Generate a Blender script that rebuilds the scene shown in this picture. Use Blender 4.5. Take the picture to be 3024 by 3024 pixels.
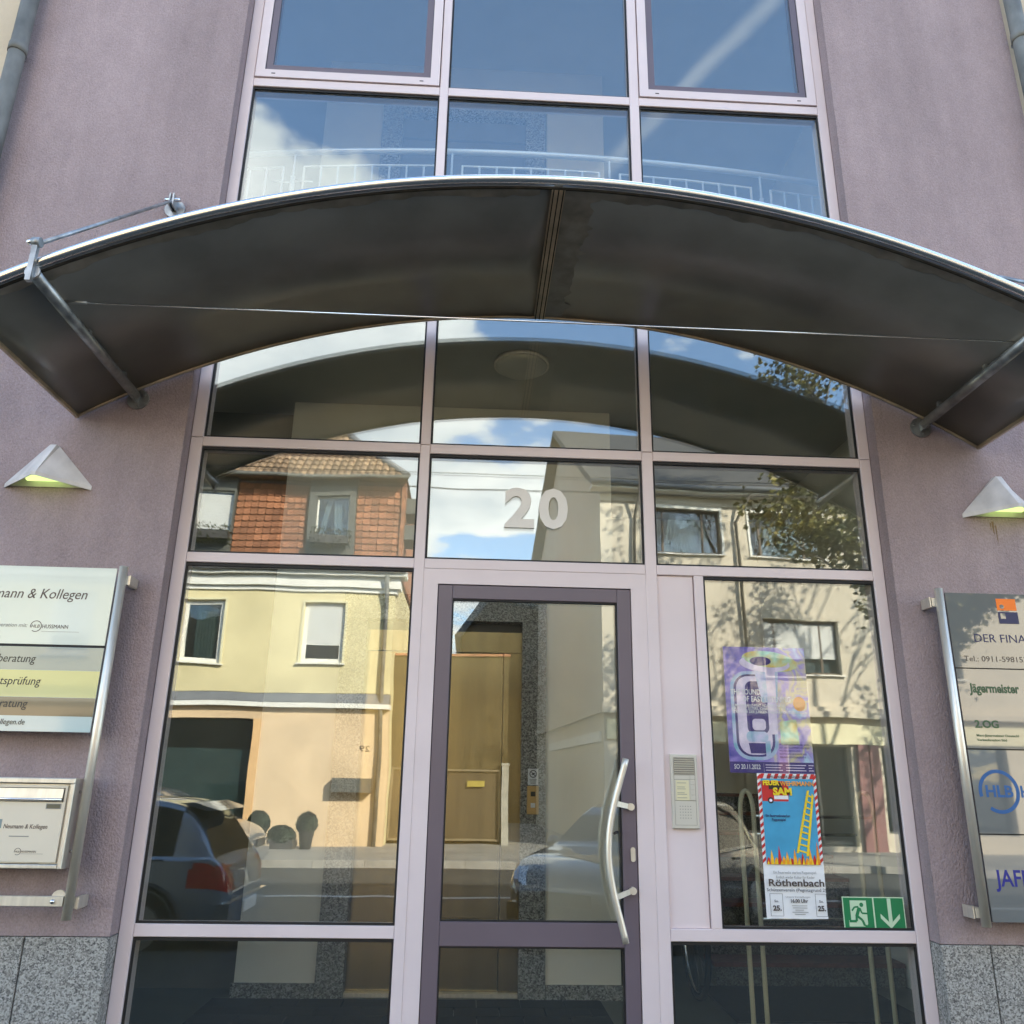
import bpy, bmesh, math, random
from mathutils import Vector, Matrix, noise
R = math.radians
random.seed(7)
for o in list(bpy.data.objects): bpy.data.objects.remove(o)
SC = bpy.context.scene
COL = SC.collection

# ------------------------------------------------------------------ camera
cam_d = bpy.data.cameras.new("camera"); cam = bpy.data.objects.new("camera", cam_d); COL.objects.link(cam)
cam_d.sensor_width = 36; cam_d.lens = 36 * 1.62 / 2; cam_d.clip_start = .05; cam_d.clip_end = 3000
rx, ux, fw = (0.99861108, -0.0500281, 0.01652603), (-0.03105702, -0.30556075, 0.95166596), (0.04256033, 0.95085741, 0.30669007)
cam.matrix_world = Matrix(((rx[0], ux[0], -fw[0], 0), (rx[1], ux[1], -fw[1], -4.25), (rx[2], ux[2], -fw[2], 1.45), (0, 0, 0, 1)))
SC.camera = cam

# ------------------------------------------------------------------ world, sun, exposure
SUN_EL, SUN_AZ = 31, 40
w = bpy.data.worlds.new("World"); SC.world = w; w.use_nodes = True
nt = w.node_tree; nt.nodes.clear()
def N(t, **k):
    n = nt.nodes.new(t)
    for a, b in k.items(): setattr(n, a, b)
    return n
def math_node(op, a, b=None, clamp=False):
    n = N('ShaderNodeMath', operation=op, use_clamp=clamp)
    for i, v in enumerate((a, b)):
        if v is None: continue
        if isinstance(v, (int, float)): n.inputs[i].default_value = v
        else: nt.links.new(v, n.inputs[i])
    return n.outputs[0]
sky = N('ShaderNodeTexSky', sky_type='NISHITA'); sky.sun_disc = False
sky.sun_elevation = R(SUN_EL); sky.sun_rotation = R(SUN_AZ); sky.air_density = 1.0; sky.dust_density = .6; sky.ozone_density = 1.6
tc = N('ShaderNodeTexCoord'); sep = N('ShaderNodeSeparateXYZ'); nt.links.new(tc.outputs['Generated'], sep.inputs[0])
zc = math_node('ADD', math_node('MAXIMUM', sep.outputs[2], 0.0), .12)
cx = math_node('DIVIDE', sep.outputs[0], zc); cy = math_node('DIVIDE', sep.outputs[1], zc)
comb = N('ShaderNodeCombineXYZ'); nt.links.new(cx, comb.inputs[0]); nt.links.new(cy, comb.inputs[1])
ns = N('ShaderNodeTexNoise', noise_dimensions='3D'); ns.inputs['Scale'].default_value = 2.3; ns.inputs['Detail'].default_value = 9; ns.inputs['Roughness'].default_value = .56
mp = N('ShaderNodeMapping'); mp.inputs['Location'].default_value = (0.0, 0.0, 3.7)
nt.links.new(comb.outputs[0], mp.inputs[0]); nt.links.new(mp.outputs[0], ns.inputs['Vector'])
def near(dx, dy, dz, cos0, cos1):
    dp = N('ShaderNodeVectorMath', operation='DOT_PRODUCT'); dp.inputs[1].default_value = Vector((dx, dy, dz)).normalized()
    nrm = N('ShaderNodeVectorMath', operation='NORMALIZE'); nt.links.new(tc.outputs['Generated'], nrm.inputs[0]); nt.links.new(nrm.outputs[0], dp.inputs[0])
    mr = N('ShaderNodeMapRange', interpolation_type='SMOOTHSTEP'); mr.inputs[1].default_value = cos0; mr.inputs[2].default_value = cos1
    nt.links.new(dp.outputs['Value'], mr.inputs[0]); return mr.outputs[0]
hz = N('ShaderNodeMapRange'); hz.inputs[1].default_value = .62; hz.inputs[2].default_value = .2; hz.inputs[3].default_value = -.07; hz.inputs[4].default_value = .055
nt.links.new(sep.outputs[2], hz.inputs[0])
dens = math_node('ADD', ns.outputs[0], hz.outputs[0])
ns3 = N('ShaderNodeTexNoise'); ns3.inputs['Scale'].default_value = 11; ns3.inputs['Detail'].default_value = 7; nt.links.new(mp.outputs[0], ns3.inputs['Vector'])
dens = math_node('ADD', dens, math_node('MULTIPLY', math_node('SUBTRACT', ns3.outputs[0], .5), .22))
dens = math_node('ADD', dens, math_node('MULTIPLY', near(-.232, -.82, .515, .9635, .996), .66))     # the tall cumulus over the roofs
dens = math_node('ADD', dens, math_node('MULTIPLY', near(.0, -.92, .38, .965, .995), .09))          # the cloud bank above the gap
dens = math_node('SUBTRACT', dens, math_node('MULTIPLY', near(.0, -.68, .735, .925, .98), .27))
_d = N('ShaderNodeVectorMath', operation='DOT_PRODUCT'); _d.inputs[1].default_value = (-0.7338, 0.3641, 0.5736); nt.links.new(tc.outputs['Generated'], _d.inputs[0])
tr_ = N('ShaderNodeMapRange', interpolation_type='SMOOTHSTEP'); tr_.inputs[1].default_value = .014; tr_.inputs[2].default_value = .0; nt.links.new(math_node('ABSOLUTE', math_node('ADD', _d.outputs['Value'], math_node('MULTIPLY', math_node('SUBTRACT', ns.outputs[0], .5), .02))), tr_.inputs[0])
streak = math_node('MULTIPLY', math_node('MULTIPLY', tr_.outputs[0], near(.27, -.62, .735, .955, .992)), .22)   # a fading contrail
cm = N('ShaderNodeMapRange', interpolation_type='SMOOTHSTEP'); cm.inputs[1].default_value = .53; cm.inputs[2].default_value = .64
nt.links.new(dens, cm.inputs[0])
ns2 = N('ShaderNodeTexNoise'); ns2.inputs['Scale'].default_value = 4.5; ns2.inputs['Detail'].default_value = 6; nt.links.new(mp.outputs[0], ns2.inputs['Vector'])
cr = N('ShaderNodeValToRGB'); cr.color_ramp.elements[0].position = .3; cr.color_ramp.elements[1].position = .72
cr.color_ramp.elements[0].color = (5.6, 6.1, 6.4, 1); cr.color_ramp.elements[1].color = (9.5, 9.4, 9.0, 1)
nt.links.new(ns2.outputs[0], cr.inputs[0])
skyb = N('ShaderNodeMix', data_type='RGBA', blend_type='MULTIPLY'); skyb.inputs[0].default_value = 1; skyb.inputs[7].default_value = (1.62, 1.66, 1.63, 1)
nt.links.new(sky.outputs[0], skyb.inputs[6])
mx = N('ShaderNodeMix', data_type='RGBA'); nt.links.new(math_node('MAXIMUM', cm.outputs[0], streak), mx.inputs[0]); nt.links.new(skyb.outputs[2], mx.inputs[6]); nt.links.new(cr.outputs[0], mx.inputs[7])
bg = N('ShaderNodeBackground'); bg.inputs[1].default_value = .12; nt.links.new(mx.outputs[2], bg.inputs[0])
wo = N('ShaderNodeOutputWorld'); nt.links.new(bg.outputs[0], wo.inputs[0])

sd = bpy.data.lights.new("sun", 'SUN'); sun = bpy.data.objects.new("sun", sd); COL.objects.link(sun)
sd.energy = 5.0; sd.angle = R(.8); sd.color = (1, .90, .76)
sun.rotation_euler = Vector((-math.sin(R(SUN_AZ)) * math.cos(R(SUN_EL)), -math.cos(R(SUN_AZ)) * math.cos(R(SUN_EL)), -math.sin(R(SUN_EL)))).to_track_quat('-Z', 'Y').to_euler()
vs = SC.view_settings
SC.display_settings.display_device = 'sRGB'
vs.view_transform = 'Standard'; vs.look = 'None'; vs.gamma = 1; vs.use_curve_mapping = False; vs.exposure = 1.84
SC.render.engine = 'CYCLES'
cy_ = SC.cycles; cy_.max_bounces = 9; cy_.diffuse_bounces = 4; cy_.glossy_bounces = 5; cy_.transmission_bounces = 4; cy_.transparent_max_bounces = 24
cy_.sample_clamp_indirect = 6; cy_.caustics_reflective = False; cy_.caustics_refractive = False; cy_.use_denoising = True

# ------------------------------------------------------------------ materials
def lin(*c):
    return tuple(((v / 255) / 12.92 if v / 255 <= .04045 else ((v / 255 + .055) / 1.055) ** 2.4) for v in c)
def mat(name, col, rough=.6, metal=0, var=.12, vs_=3.0, bump=0, bs=60, spec=.5, coat=0, col2=None, stretch=(1, 1, 1), emit=0, rand=0, grain=0, detail=6, lo=.35, hi=.65, aniso=None):
    m = bpy.data.materials.new(name); m.use_nodes = True; t = m.node_tree; p = t.nodes['Principled BSDF']
    p.inputs['Roughness'].default_value = rough; p.inputs['Metallic'].default_value = metal; p.inputs['Specular IOR Level'].default_value = spec
    p.inputs['Coat Weight'].default_value = coat; p.inputs['Coat Roughness'].default_value = .03
    tcn = t.nodes.new('ShaderNodeTexCoord'); mpn = t.nodes.new('ShaderNodeMapping'); mpn.inputs['Scale'].default_value = stretch
    t.links.new(tcn.outputs['Object'], mpn.inputs[0])
    nz = t.nodes.new('ShaderNodeTexNoise'); nz.inputs['Scale'].default_value = vs_; nz.inputs['Detail'].default_value = detail; t.links.new(mpn.outputs[0], nz.inputs['Vector'])
    r = t.nodes.new('ShaderNodeValToRGB'); t.links.new(nz.outputs[0], r.inputs[0])
    a = tuple(max(0, c * (1 - var)) for c in col); b = col2 or tuple(min(1, c * (1 + var)) for c in col)
    r.color_ramp.elements[0].position = lo; r.color_ramp.elements[1].position = hi
    r.color_ramp.elements[0].color = (*a, 1); r.color_ramp.elements[1].color = (*b, 1)
    out = r.outputs[0]
    if grain:
        n3 = t.nodes.new('ShaderNodeTexNoise'); n3.inputs['Scale'].default_value = bs * 1.6; n3.inputs['Detail'].default_value = 2; t.links.new(mpn.outputs[0], n3.inputs['Vector'])
        n4 = t.nodes.new('ShaderNodeTexNoise'); n4.inputs['Scale'].default_value = 7; n4.inputs['Detail'].default_value = 8; n4.inputs['Roughness'].default_value = .7; t.links.new(mpn.outputs[0], n4.inputs['Vector'])
        mp5 = t.nodes.new('ShaderNodeMapping'); mp5.inputs['Scale'].default_value = (1, 1, .07); t.links.new(tcn.outputs['Object'], mp5.inputs[0])
        n5 = t.nodes.new('ShaderNodeTexNoise'); n5.inputs['Scale'].default_value = 9; n5.inputs['Detail'].default_value = 6; t.links.new(mp5.outputs[0], n5.inputs['Vector'])
        a5 = t.nodes.new('ShaderNodeMath'); a5.operation = 'MULTIPLY_ADD'; a5.inputs[1].default_value = .45; t.links.new(n5.outputs[0], a5.inputs[0])
        a6 = t.nodes.new('ShaderNodeMath'); a6.operation = 'MULTIPLY_ADD'; a6.inputs[1].default_value = .55; t.links.new(n4.outputs[0], a6.inputs[0]); t.links.new(n3.outputs[0], a6.inputs[2]); t.links.new(a6.outputs[0], a5.inputs[2])
        a3 = a5
        m3 = t.nodes.new('ShaderNodeMapRange'); m3.inputs[1].default_value = .65; m3.inputs[2].default_value = 1.35; m3.inputs[3].default_value = 1 - grain; m3.inputs[4].default_value = 1 + grain; t.links.new(a3.outputs[0], m3.inputs[0])
        h3 = t.nodes.new('ShaderNodeHueSaturation'); t.links.new(m3.outputs[0], h3.inputs['Value']); t.links.new(out, h3.inputs['Color']); out = h3.outputs[0]
    if rand:
        oi = t.nodes.new('ShaderNodeObjectInfo'); mr = t.nodes.new('ShaderNodeMapRange'); mr.inputs[3].default_value = 1 - rand; mr.inputs[4].default_value = 1 + rand
        t.links.new(oi.outputs['Random'], mr.inputs[0])
        hs = t.nodes.new('ShaderNodeHueSaturation'); t.links.new(mr.outputs[0], hs.inputs['Value']); t.links.new(out, hs.inputs['Color']); out = hs.outputs[0]
    t.links.new(out, p.inputs['Base Color'])
    if bump:
        n2 = t.nodes.new('ShaderNodeTexNoise'); n2.inputs['Scale'].default_value = bs; n2.inputs['Detail'].default_value = 4; t.links.new(mpn.outputs[0], n2.inputs['Vector'])
        bp = t.nodes.new('ShaderNodeBump'); bp.inputs['Strength'].default_value = 1; bp.inputs['Distance'].default_value = bump
        t.links.new(n2.outputs[0], bp.inputs['Height']); t.links.new(bp.outputs[0], p.inputs['Normal'])
    if emit:
        p.inputs['Emission Color'].default_value = (*col, 1); p.inputs['Emission Strength'].default_value = emit
    return m
def glass(name, tint, base, wav=.0, gl=(1, 1, 1)):
    m = bpy.data.materials.new(name); m.use_nodes = True; t = m.node_tree; t.nodes.clear()
    out = t.nodes.new('ShaderNodeOutputMaterial'); mixs = t.nodes.new('ShaderNodeMixShader'); tr = t.nodes.new('ShaderNodeBsdfTransparent'); g = t.nodes.new('ShaderNodeBsdfGlossy')
    tr.inputs[0].default_value = (*tint, 1); g.inputs['Roughness'].default_value = 0; g.inputs[0].default_value = (*gl, 1)
    lw = t.nodes.new('ShaderNodeLayerWeight'); lw.inputs[0].default_value = .5
    p5 = t.nodes.new('ShaderNodeMath'); p5.operation = 'POWER'; p5.inputs[1].default_value = 5; t.links.new(lw.outputs['Facing'], p5.inputs[0])
    ma = t.nodes.new('ShaderNodeMath'); ma.operation = 'MULTIPLY_ADD'; ma.inputs[1].default_value = .9 - base; ma.inputs[2].default_value = base; t.links.new(p5.outputs[0], ma.inputs[0])
    if wav:
        tcn = t.nodes.new('ShaderNodeTexCoord'); nz = t.nodes.new('ShaderNodeTexNoise'); nz.inputs['Scale'].default_value = 1.3; nz.inputs['Detail'].default_value = 1.5
        t.links.new(tcn.outputs['Object'], nz.inputs['Vector'])
        bp = t.nodes.new('ShaderNodeBump'); bp.inputs['Distance'].default_value = wav; t.links.new(nz.outputs[0], bp.inputs['Height']); t.links.new(bp.outputs[0], g.inputs['Normal'])
    t.links.new(ma.outputs[0], mixs.inputs[0]); t.links.new(tr.outputs[0], mixs.inputs[1]); t.links.new(g.outputs[0], mixs.inputs[2]); t.links.new(mixs.outputs[0], out.inputs[0])
    return m
def speckle(name, dark, mid, light, scale=150, rough=.4, bump=0):
    m = bpy.data.materials.new(name); m.use_nodes = True; t = m.node_tree; p = t.nodes['Principled BSDF']; p.inputs['Roughness'].default_value = rough
    tcn = t.nodes.new('ShaderNodeTexCoord'); vo = t.nodes.new('ShaderNodeTexVoronoi'); vo.inputs['Scale'].default_value = scale; t.links.new(tcn.outputs['Object'], vo.inputs['Vector'])
    sp = t.nodes.new('ShaderNodeSeparateColor'); t.links.new(vo.outputs['Color'], sp.inputs[0])
    nz = t.nodes.new('ShaderNodeTexNoise'); nz.inputs['Scale'].default_value = scale * .35; nz.inputs['Detail'].default_value = 5; t.links.new(tcn.outputs['Object'], nz.inputs['Vector'])
    ad = t.nodes.new('ShaderNodeMath'); ad.operation = 'MULTIPLY_ADD'; ad.inputs[1].default_value = .5; t.links.new(sp.outputs[0], ad.inputs[0])
    mu = t.nodes.new('ShaderNodeMath'); mu.operation = 'MULTIPLY'; mu.inputs[1].default_value = .5; t.links.new(nz.outputs[0], mu.inputs[0]); t.links.new(mu.outputs[0], ad.inputs[2])
    r = t.nodes.new('ShaderNodeValToRGB'); e = r.color_ramp.elements; e[0].position = .22; e[0].color = (*dark, 1); e[1].position = .72; e[1].color = (*light, 1)
    k = e.new(.45); k.color = (*mid, 1)
    t.links.new(ad.outputs[0], r.inputs[0]); t.links.new(r.outputs[0], p.inputs['Base Color'])
    if bump:
        bp = t.nodes.new('ShaderNodeBump'); bp.inputs['Distance'].default_value = bump; t.links.new(ad.outputs[0], bp.inputs['Height']); t.links.new(bp.outputs[0], p.inputs['Normal'])
    return m

MT = {}
MT['stucco'] = mat('lilac_stucco', (.388, .306, .310), .92, var=.09, vs_=1.1, bump=.0085, bs=115, stretch=(1, 1, .7), spec=.25, detail=12, grain=.22)
MT['frame'] = mat('pale_lilac_aluminium', (.75, .64, .64), .38, var=.04, vs_=2, spec=.5)
MT['frame_dark'] = mat('mauve_aluminium', (.150, .118, .140), .36, var=.05, vs_=2)
MT['gasket'] = mat('black_rubber', (.008, .008, .009), .6, var=.2)
MT['glass'] = glass('facade_glass', (.98, .99, .965), .140, .0016, (.92, .975, 1.0))
MT['glass_door'] = glass('door_glass', (.98, .99, .965), .118, .0008, (.92, .975, 1.0))
MT['reflection_sheet'] = glass('added_reflection_sheet', (.97, .97, .97), .055, .0012)
MT['wglass'] = glass('house_glass', (.62, .68, .70), .10, .004)
MT['granite'] = speckle('grey_granite', (.085, .083, .08), (.285, .275, .25), (.50, .485, .45), 175, .8, .003)
MT['granite_in'] = speckle('polished_granite', (.05, .052, .048), (.19, .19, .175), (.42, .42, .39), 120, .25)
MT['granite_step'] = speckle('dark_granite_step', (.02, .02, .018), (.09, .09, .075), (.2, .2, .17), 120, .4)
MT['tread'] = mat('red_brown_tread', (.16, .055, .035), .5, var=.25, vs_=30)
MT['zinc_dark'] = mat('dull_canopy_metal', (.27, .262, .242), .38, metal=.55, var=.16, vs_=2.4, detail=9, bump=.0004, bs=9)
MT['canopy_top'] = mat('canopy_sheet_top', (.42, .42, .42), .4, metal=1)
MT['steel'] = mat('brushed_steel', (.78, .725, .62), .40, metal=.65, var=.08, vs_=40, stretch=(1, 1, .1))
MT['steel_bright'] = mat('bright_steel', (.88, .87, .85), .22, metal=1, var=.04)
MT['galv'] = mat('galvanised_steel', (.36, .37, .37), .42, metal=.85, var=.3, vs_=14, detail=3)
MT['trim_brown'] = mat('weathered_trim', (.50, .40, .28), .35, metal=.6, var=.25, vs_=6)
MT['grime'] = mat('black_grime', (.02, .018, .014), .9, var=.4, vs_=20)
MT['zincpipe'] = mat('weathered_zinc', (.165, .165, .148), .65, metal=.1, var=.4, vs_=7, stretch=(1, 1, .5))
MT['cream_render'] = mat('cream_render', (.62, .52, .38), .9, var=.08, vs_=3, bump=.003, bs=90)
MT['lamp_white'] = mat('off_white_enamel', (.70, .66, .63), .4, var=.2, vs_=7, stretch=(1, 1, .35), detail=8)
MT['lamp_glow'] = mat('green_lamp_glow', (.56, .75, .24), .4, emit=.55, var=0)
MT['plate_white'] = mat('frosted_plate', (.70, .76, .68), .12, var=.03, spec=.7, coat=.6)
MT['plate_grey'] = mat('band_grey_blue', (.30, .36, .35), .1, var=.04, spec=.7, coat=.8)
MT['plate_yellow'] = mat('band_yellow', (.62, .61, .27), .1, var=.03, spec=.7, coat=.8)
MT['plate_olive'] = mat('band_olive', (.19, .17, .11), .1, var=.05, spec=.7, coat=.8)
MT['plate_pale'] = mat('band_pale', (.55, .68, .66), .1, var=.03, spec=.7, coat=.8)
MT['plate_silver'] = mat('satin_silver_plate', (.205, .215, .205), .02, metal=.1, var=.05, vs_=2, spec=.9, coat=1)
MT['ink'] = mat('dark_ink', (.07, .05, .04), .5, var=.05)
MT['ink_soft'] = mat('grey_ink', (.28, .27, .24), .5, var=.05)
MT['ink_brown'] = mat('brown_ink', (.10, .065, .05), .5, var=.05)
MT['ink_navy'] = mat('navy_ink', (.022, .022, .085), .4, var=.05)
MT['ink_blue'] = mat('blue_ink', (.012, .10, .30), .4, var=.05)
MT['ink_royal'] = mat('royal_blue_ink', (.015, .02, .24), .4, var=.05)
MT['ink_green'] = mat('green_ink', (.03, .085, .035), .4, var=.05)
MT['reveal'] = mat('shop_reveal', (.72, .46, .22), .8, var=.05)
MT['lb_door'] = mat('champagne_door', (.74, .67, .54), .42, metal=.15, var=.03)
MT['rail_bright'] = mat('pale_satin_steel', (.86, .87, .86), .35, metal=.25, var=.03)
MT['rust'] = mat('rust_stain', (.22, .145, .085), .9, var=.2, vs_=60)
MT['gate_trim'] = mat('dull_gate_trim', (.24, .19, .11), .6, var=.15)
MT['notice_yellow'] = mat('faded_yellow_notice', (.45, .35, .06), .5, var=.1)
MT['gate_post'] = mat('grey_post_paint', (.42, .40, .33), .7, var=.12)
MT['orange'] = mat('orange_acrylic', (.95, .20, .01), .3, var=.03)
MT['white'] = mat('white_print', (.82, .83, .84), .5, var=.03)
MT['cream'] = mat('cream_print', (.72, .66, .42), .5, var=.05)
MT['digit'] = mat('cream_metal_digit', (.80, .76, .70), .45, var=.04)
MT['brass'] = mat('brass_lift_panel', (.37, .285, .14), .27, metal=.85, var=.15, vs_=1.5, stretch=(6, 6, .4))
MT['brass_pl'] = mat('brass_plate', (.55, .38, .17), .3, metal=.7, var=.08)
MT['lobby_wall'] = mat('lobby_plaster', (.82, .79, .68), .9, var=.05, vs_=2, bump=.0015, bs=120)
MT['lobby_dark'] = mat('dark_olive_paint', (.14, .135, .10), .8, var=.1)  # dark olive-grey wall paint
MT['ceil'] = mat('lobby_ceiling_paint', (.52, .51, .44), .9, var=.04)
MT['floor'] = mat('lobby_stone_floor', (.07, .08, .062), .35, var=.15, vs_=5)
MT['mat'] = mat('black_rubber_mat', (.008, .011, .012), .75, var=.3, vs_=30, bump=.002, bs=200, rand=.25)
MT['rail_cream'] = mat('cream_painted_tube', (.86, .83, .62), .35, var=.06)
MT['frost'] = mat('frosted_lamp_glass', (.62, .60, .52), .3, var=.03)
MT['chrome'] = mat('chrome', (.7, .7, .7), .1, metal=1, var=.02)
MT['tyre'] = mat('tyre_rubber', (.018, .018, .018), .8, var=.2)
MT['black'] = mat('black_plastic', (.015, .015, .016), .4, var=.1)
MT['intercom'] = mat('intercom_plastic', (.62, .58, .49), .4, var=.03)
MT['intercom_dark'] = mat('intercom_slot', (.17, .155, .12), .5, var=.1)
MT['green_sign'] = mat('green_sign_print', (.010, .21, .075), .3, var=.05, vs_=3)
MT['sign_pale'] = mat('photoluminescent_pale', (.55, .72, .50), .4, var=.04)
MT['red'] = mat('red_print', (.55, .02, .02), .4, var=.08)
MT['sky_print'] = mat('blue_print', (.05, .33, .55), .4, var=.10, vs_=8)
MT['flame'] = mat('flame_print', (.90, .12, .01), .4, var=.1, vs_=14, col2=(.95, .55, .03))
MT['yellow'] = mat('yellow_print', (.85, .62, .02), .4, var=.08)
# opposite side of the street
MT['asphalt'] = mat('asphalt', (.045, .045, .043), .9, var=.25, vs_=2, bump=.004, bs=140)
MT['paving'] = mat('concrete_paving', (.27, .255, .22), .9, var=.15, vs_=1.5, bump=.002, bs=60)
MT['paving_near'] = mat('dark_paving', (.042, .045, .038), .85, var=.15, vs_=3, rand=.1)
MT['kerb'] = mat('kerb_concrete', (.36, .34, .30), .9, var=.15, rand=.12)
MT['paint'] = mat('road_paint', (.62, .61, .57), .7, var=.1)
MT['earth'] = mat('town_ground', (.16, .15, .12), .95, var=.3, vs_=.1)
MT['yellow_wall'] = mat('yellow_render', (.69, .60, .34), .92, var=.11, vs_=.9, detail=10, bump=.003, bs=60)
MT['peach_wall'] = mat('peach_render', (.67, .495, .30), .92, var=.09, detail=10, vs_=1.2, bump=.003, bs=60)
MT['wwhite'] = mat('white_trim_paint', (.78, .76, .68), .6, var=.05)
MT['grey_flash'] = mat('grey_flashing', (.17, .175, .18), .5, var=.1)
MT['dark_trim'] = mat('dark_roof_trim', (.10, .10, .085), .6, var=.1)
MT['terracotta'] = mat('terracotta_tile', (.33, .135, .062), .75, var=.28, vs_=7, rand=.32)
MT['old_tile'] = mat('weathered_roof_tile', (.25, .165, .095), .85, var=.38, vs_=8, rand=.34)
MT['shutter'] = mat('roller_shutter', (.60, .60, .56), .6, var=.03)
MT['curtain'] = mat('white_curtain', (.70, .70, .66), .9, var=.06)
MT['curtain_green'] = mat('grey_green_curtain', (.16, .21, .17), .9, var=.15, vs_=10)
MT['film'] = mat('frosted_film', (.20, .26, .23), .35, var=.08, vs_=1)
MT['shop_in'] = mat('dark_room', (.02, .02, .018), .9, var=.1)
MT['leaf'] = mat('autumn_leaf', (.085, .10, .020), .6, var=.3, vs_=1.5, col2=(.22, .175, .028))
MT['hedge'] = mat('clipped_box_leaf', (.020, .034, .012), .7, var=.4, vs_=30)
MT['bark'] = mat('grey_bark', (.11, .10, .08), .9, var=.25, vs_=12, bump=.006, bs=30)
MT['pot'] = mat('dark_planter', (.055, .05, .045), .6, var=.15)
MT['flower'] = mat('flower_box_leaf', (.06, .065, .02), .7, var=.4, vs_=25)
MT['beige_wall'] = mat('beige_render', (.60, .53, .41), .92, var=.06, vs_=1, bump=.003, bs=50)
MT['slate'] = mat('dark_roof_slate', (.085, .08, .07), .7, var=.3, vs_=3, stretch=(1, 1, 9))
MT['brown_frame'] = mat('brown_window_frame', (.09, .055, .03), .5, var=.15)
MT['red_pillar'] = mat('red_shop_pillar', (.24, .105, .095), .6, var=.1)
MT['gate_wood'] = mat('brown_gate_board', (.085, .06, .027), .7, var=.2, vs_=4, stretch=(8, 8, .6), rand=.15)
MT['gate_wall'] = mat('brown_yard_cladding', (.088, .064, .025), .9, var=.15, vs_=1.3)
MT['blue_slate'] = mat('blue_grey_roof', (.13, .165, .19), .7, var=.12, vs_=5)
MT['grey_house'] = mat('grey_brown_render', (.075, .06, .04), .9, var=.1)
MT['car_blue'] = mat('blue_grey_car_paint', (.24, .30, .36), .25, metal=.35, var=.02, coat=1)
MT['car_silver'] = mat('silver_car_paint', (.48, .50, .50), .25, metal=.5, var=.02, coat=1)
MT['car_black'] = mat('black_car_paint', (.035, .04, .045), .12, metal=.2, var=.02, coat=1, spec=.8)
MT['car_dark'] = mat('slate_car_paint', (.17, .195, .225), .25, metal=.35, var=.02, coat=1)
MT['car_glass'] = mat('tinted_car_glass', (.012, .018, .02), .04, var=.02, spec=.35)
MT['tail'] = mat('red_tail_lamp', (.40, .012, .010), .12, var=.15, vs_=20, coat=1)
MT['headlamp'] = mat('clear_headlamp', (.62, .64, .64), .08, metal=.7, var=.1, vs_=10, coat=1)
MT['rim'] = mat('alloy_rim', (.45, .45, .45), .3, metal=.9, var=.05)

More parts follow.
